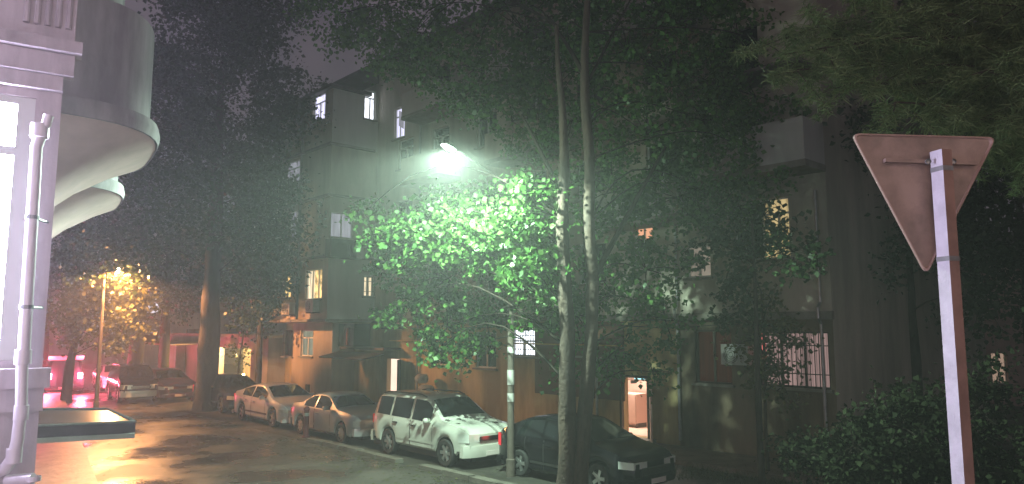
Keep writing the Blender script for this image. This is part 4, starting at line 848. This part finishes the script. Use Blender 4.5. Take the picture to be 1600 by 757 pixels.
for px in (1447, 1486):
    p = at(px, 254, SY + .02); m = MB(); m.lathe([(.018, -.03), (.018, -.015), (.001, -.012)], 8, tuple(p), 'y'); m.build('bolt', M['steel'], t, o)
pc = Vector((at(1474, 300, SY).x, SY, 0)); e1 = Vector((-.62, .785, 0)) * -1; 
nl = Vector((-.966, -.257, 0)); nr = Vector((.257, -.966, 0)); wa, wb2 = .047, .038   # half sizes along nr and nl
ztop = at(1460, 236, SY).z
def prism(z0_, z1_, f=1.0): return [pc + nl * (i * wb2 * f) + nr * (j * wa * f) + Vector((0, 0, z)) for z in (z0_, z1_) for i, j in ((1, -1), (1, 1), (-1, 1), (-1, -1))]
m = MB(); hx_ = prism(0, ztop); i0 = len(m.v); m.v += [tuple(p) for p in hx_]
for q, mi in (((0, 1, 5, 4), 0), ((1, 2, 6, 5), 1), ((2, 3, 7, 6), 1), ((3, 0, 4, 7), 1), ((4, 5, 6, 7), 1), ((3, 2, 1, 0), 1)): m.f.append(q); m.m.append(mi)
po = m.build('post', [M['tube_lit'], M['tube_shaded']], t, o)  # light put into colour: pale face towards the bright window, other faces darker
for zc in (ztop - .12, at(1460, 405, SY).z):
    m = MB(); m.hexa(prism(zc - .015, zc + .015, 1.06)); m.build('clamp', M['steel'], t, o)
# ------------------------------------------------------------------ near building at the left
Q = Vector((-.639, 1, 0)).normalized(); QN = Vector((Q.y, -Q.x, 0))      # along its street front, outwards
corner = Vector((at(86, 300, 5.0).x, 5.0, 0))
NB = thing('balcony_building', 'pale old building at the left edge with rounded balconies and a blazing window', 'building', corner); NO = NB.location
TW = lambda a, q, z: corner - QN * a + Q * q + Vector((0, 0, z))          # wall facing the camera, a metres left of the corner
zz = lambda py: at(60, py, 5.05).z
wx = lambda px: (lambda r: (corner.cross(r).z) / ((QN * -1).cross(r).z) * -1)(ray(px, 300))
def wa_(px):         # distance left of corner seen at pixel column px
    lo, hi = -1., 12.
    for _ in range(50):
        md = (lo + hi) / 2; p = TW(md, 0, 0); x = 800 + F * p.x / (p.y)
        if x > px: lo = md
        else: hi = md
    return lo
a_w0 = wa_(34); nw = (a_w0, a_w0 + 1.25, zz(562), zz(163))
nw2 = (a_w0 + 1.6, a_w0 + 2.85, zz(562), zz(163)); nw3 = (a_w0 + 3.2, a_w0 + 4.2, zz(562), zz(163))  # further windows out of view, added to throw light on the sign
m = MB(); holed(m, TW, 0, 5.2, -.0, 9.5, [nw, nw2, nw3], depth=.18)
m.quad(TW(0, 0, 0), TW(0, 1.0, 0), TW(0, 1.0, 9.5), TW(0, 0, 9.5)); m.quad(TW(0, 1.0, 0), TW(1.3, 1.0, 0), TW(1.3, 1.0, 9.5), TW(0, 1.0, 9.5)); m.quad(TW(1.3, 1.0, 0), TW(1.3, 16, 0), TW(1.3, 16, 9.5), TW(1.3, 1.0, 9.5)); m.quad(TW(1.3, 16, 0), TW(5.2, 16, 0), TW(5.2, 16, 9.5), TW(1.3, 16, 9.5))
m.build('wall', M['left_wall'], NB, NO)
m = MB(); m.box(.0, 5.3, -.06, .0, zz(150), zz(128), TW); m.box(-.06, 5.3, -.10, .0, zz(128) + .002, zz(96), TW); m.box(-.10, 5.3, -.16, .0, zz(96) + .002, zz(78), TW); m.build('cornice', M['left_wall'], NB, NO)
m = MB()
for i in range(5): a = wa_(78) + i * .062; m.tube([TW(a, -.02, zz(52)), TW(a, -.02, 7.5)], .02, 8)
m.box(wa_(90), wa_(28), -.015, 0, zz(70), 7.6, TW); m.build('fluted_pilaster', M['left_wall'], NB, NO)
m = MB(); m.box(-.05, 5.3, -.10, .0, zz(604), zz(574), TW); m.box(-.02, 5.3, -.05, 0, zz(640), zz(604) - .002, TW); m.build('string_course', M['left_wall'], NB, NO)
for i, h in enumerate((nw, nw2, nw3)):
    a, b, c, d = h; e = .05; m = MB()
    m.box(a, a + .10, .02, .08, c, d, TW); m.box(b - e, b, .02, .08, c, d, TW); m.box(a + .1, b - e, .02, .08, d - e, d, TW); m.box(a + .1, b - e, .02, .08, c, c + e, TW)
    zt = zz(245); m.box(a + .1, b - e, .022, .078, zt - .03, zt + .03, TW)
    fr = m.build('window', M['frame_white'], NB, NO); m = MB(); m.quad(TW(a, .09, c), TW(b, .09, c), TW(b, .09, d), TW(a, .09, d)); m.build('pane', M['blaze_pane'], fr, NO)
# street side lit windows, added to light the balcony soffits from below
for i in range(2):
    y0_ = 2.2 + i * 3.4; TS = lambda a, q, z: TW(1.3, a, z) + QN * (-q)
    window(NB, TS, (y0_, y0_ + 1.5, 3.2, 4.5), 'soffit_fill_pane', mull=(.5,), trans=.7)
# unseen wall behind the viewpoint, its lit windows added to brighten sign and pine
hw_ = thing('rear_fill_wall', 'unseen wall behind the viewpoint with lit windows added to light the sign and pine', 'building', (0, -1.3, 0)); TH = lambda a, q, z: Vector((a, -1.3 - q, z))
m = MB(); hh_ = (-1.6, .6, 3.0, 4.5); hh2_ = (1.6, 3.8, 6.2, 7.7); hh3_ = (5.2, 7.4, 6.2, 7.7); holed(m, TH, -8, 9, 0, 9.5, [hh_, hh2_, hh3_]); m.build('wall', M['left_wall'], hw_, hw_.location)
for h in (hh_, hh2_, hh3_): window(hw_, TH, h, 'rear_fill_pane', mull=(.33, .66))
# rounded balconies
def balcony(Yc, n_, zl=5.5):
    outer = Vector((at(252, 215, 8.0).x, 8.0, 0)); cpt = outer + Q * (Yc - 8.0) / Q.y * 1.0
    base = cpt - QN * 1.45                     # facade point behind the balcony's middle
    base = base - Q * 0.9
    def ring(hw_, dep, z, k=22):
        out = []
        for i in range(k + 1):
            t_ = math.pi * i / k; e_ = .62
            cx_, sy_ = math.cos(t_), math.sin(t_)
            out.append(base + Q * (hw_ * math.copysign(abs(cx_) ** e_, cx_)) + QN * (dep * abs(sy_) ** e_) + Vector((0, 0, z)))
        return out
    m = MB(); m.grid([ring(1.55, 1.36, zl + .18), ring(1.55, 1.36, zl + 1.25), ring(1.47, 1.28, zl + 1.25), ring(1.47, 1.28, zl + .18)]); m.build('balcony_parapet', M['left_balcony'], NB, NO, smooth=True)
    m = MB(); rg = [ring(1.62, 1.45, zl + .18), ring(1.64, 1.47, zl + .09), ring(1.62, 1.45, zl)]; m.grid(rg); m.quad(*rg[0]); m.build('balcony_slab', M['left_balcony'], NB, NO, smooth=True)
    m = MB(); rg = [ring(1.60, 1.43, zl - .001), ring(1.35, 1.12, zl - .16), ring(1.05, .72, zl - .42), ring(.9, .5, zl - .62), ring(.9, .5, zl - .75)]; m.grid(rg); m.quad(*rg[-1]); m.build('balcony_soffit', M['soffit'], NB, NO, smooth=True)
    m = MB(); zc = zl + 1.25
    m.grid([ring(1.5, 1.30, zc + 1.6), ring(1.5, 1.30, zc + 2.8)]); m.build('upper_parapet', M['left_balcony'], NB, NO, smooth=True)
for i in range(2): balcony(9.35 + i * 3.3, i)
m = MB(); m.box(1.0, 1.31, 1.003, 15.9, 0.0, 3.0, TW); m.build('lower_wall', M['left_wall'], NB, NO)
# drainpipe: a thing fixed to the building corner
t = thing('drainpipe', 'pale drainpipe with elbows running down beside the blazing window', 'drainpipe', TW(.1, -.2, 0)); o = t.location
pa = lambda px, py: at(px, py, 4.75)
m = MB(); m.tube([pa(66, 205), pa(57, 230), pa(53, 300), pa(44, 440), pa(37, 556)], .036, 14); m.build('upper_pipe', M['pipe'], t, o, smooth=True)
m = MB(); m.tube([pa(35, 560), pa(33, 640), pa(27, 690), pa(21, 715), pa(8, 733), pa(-20, 745)], [.034, .034, .036, .038, .038, .038], 14); m.build('lower_pipe', M['pipe'], t, o, smooth=True)
for pnt, r_ in ((pa(62, 205), .055), (pa(36, 558), .048), (pa(33, 645), .042), (pa(22, 712), .045)):
    m = MB(); m.tube([pnt + Vector((0, 0, -.045)), pnt + Vector((0, 0, .045))], r_, 14); m.build('collar', M['pipe'], t, o, smooth=True)
m = MB(); m.tube([pa(62, 205), pa(72, 195), pa(76, 180)], .03, 10); m.build('elbow', M['pipe'], t, o, smooth=True)
for py_ in (340, 480):
    pnt = pa(53 - (py_ - 300) * .065, py_); m = MB(); m.tube([pnt + Vector((0, 0, -.012)), pnt + Vector((0, 0, .012))], .042, 12); m.tube([pnt, pnt + Vector((-.05, .25, 0))], .01, 6); m.build('bracket', M['steel'], t, o)
# second short pipe end at the bottom
m = MB(); m.tube([pa(10, 752), pa(52, 748)], .035, 12); m.lathe([(.042, 0), (.042, .03)], 12, tuple(pa(52, 752))); tag(m.build('vent_pipe', M['pipe'], smooth=True), 'short pipe stub poking out at the bottom left corner', 'pipe')
# flat canopy over the pavement
zc_ = 2.15; cpts = [ground(212, 660, zc_), ground(168, 640, zc_), ground(60, 640, zc_), ground(40, 668, zc_)]
t = thing('shop_canopy', 'flat dark shop canopy with a pale front edge below the balconies', 'canopy', sum(cpts, Vector()) / 4); t.location.z = 0; o = t.location
m = MB(); m.hexa([p - Vector((0, 0, .16)) for p in cpts] + cpts); m.build('canopy_top', mat('canopy_top', (.10, .07, .075), .22, noise_amt=.3, nscale=3), t, o)
m = MB(); 
for k in (.25, .6, .9):
    p_ = cpts[3].lerp(cpts[0], k); q_ = cpts[2].lerp(cpts[1], k); m2 = MB(); m2.tube([p_ - Vector((0, 0, .19)), q_ - Vector((0, 0, .19))], .022, 6); m2.build('bracket', M['iron'], t, o)
m2 = MB()
for i_ in range(4):
    a_q, b_q = cpts[i_], cpts[(i_ + 1) % 4]; m2.tube([a_q + Vector((0, 0, .012)), b_q + Vector((0, 0, .012))], .018, 6)
m2.build('gutter_lip', M['steel'], t, o)
m = MB(); a, b = cpts[3], cpts[0]; dd = (b - a).normalized(); nn = Vector((dd.y, -dd.x, 0)) * .05; m.hexa([a - Vector((0, 0, .22)), b - Vector((0, 0, .22)), b + nn - Vector((0, 0, .22)), a + nn - Vector((0, 0, .22)), a - Vector((0, 0, .15)), b - Vector((0, 0, .15)), b + nn - Vector((0, 0, .15)), a + nn - Vector((0, 0, .15))]); m.build('edge_strip', M['white_paint'], t, o)
# near pavement
m = MB(); e0 = corner + QN * .9; pl = [e0 - Q * 6 - QN * 6, e0 - Q * 6, e0 + Q * 6, e0 + Q * 13 + QN * .4, e0 + Q * 40 + QN * .4, e0 + Q * 40 - QN * 4]
pl = [Vector((p.x, p.y, 0)) for p in pl]; k = len(pl); m.v += [tuple(p + Vector((0, 0, .006))) for p in pl] + [tuple(p + Vector((0, 0, .13))) for p in pl]
m.f.append(tuple(range(k, 2 * k))); m.m.append(0)
for i in range(k): j = (i + 1) % k; m.f.append((i, j, k + j, k + i)); m.m.append(0)
struct('near_pavement', m, mat('near_paving', (.30, .22, .20), .5, col2=(.17, .13, .12), nscale=3, bump=.3, bscale=9))
# ------------------------------------------------------------------ camera + render settings
cam = bpy.data.cameras.new('Camera'); cam.sensor_width = 36; cam.lens = 36 * F / 1600; cam.clip_end = 1000; cam.clip_start = .05
co = bpy.data.objects.new('Camera', cam); C.objects.link(co); co.location = (0, 0, H); co.rotation_euler = (math.pi / 2 + PITCH, 0, 0)
sc = bpy.context.scene; sc.camera = co
sc.view_settings.view_transform = 'Standard'; sc.view_settings.look = 'None'; sc.view_settings.exposure = 0
sc.cycles.use_denoising = True; sc.cycles.max_bounces = 6; sc.cycles.diffuse_bounces = 3; sc.cycles.glossy_bounces = 3; sc.cycles.transmission_bounces = 3; sc.cycles.volume_bounces = 0
sc.cycles.sample_clamp_indirect = 4; sc.cycles.caustics_reflective = False; sc.cycles.caustics_refractive = False
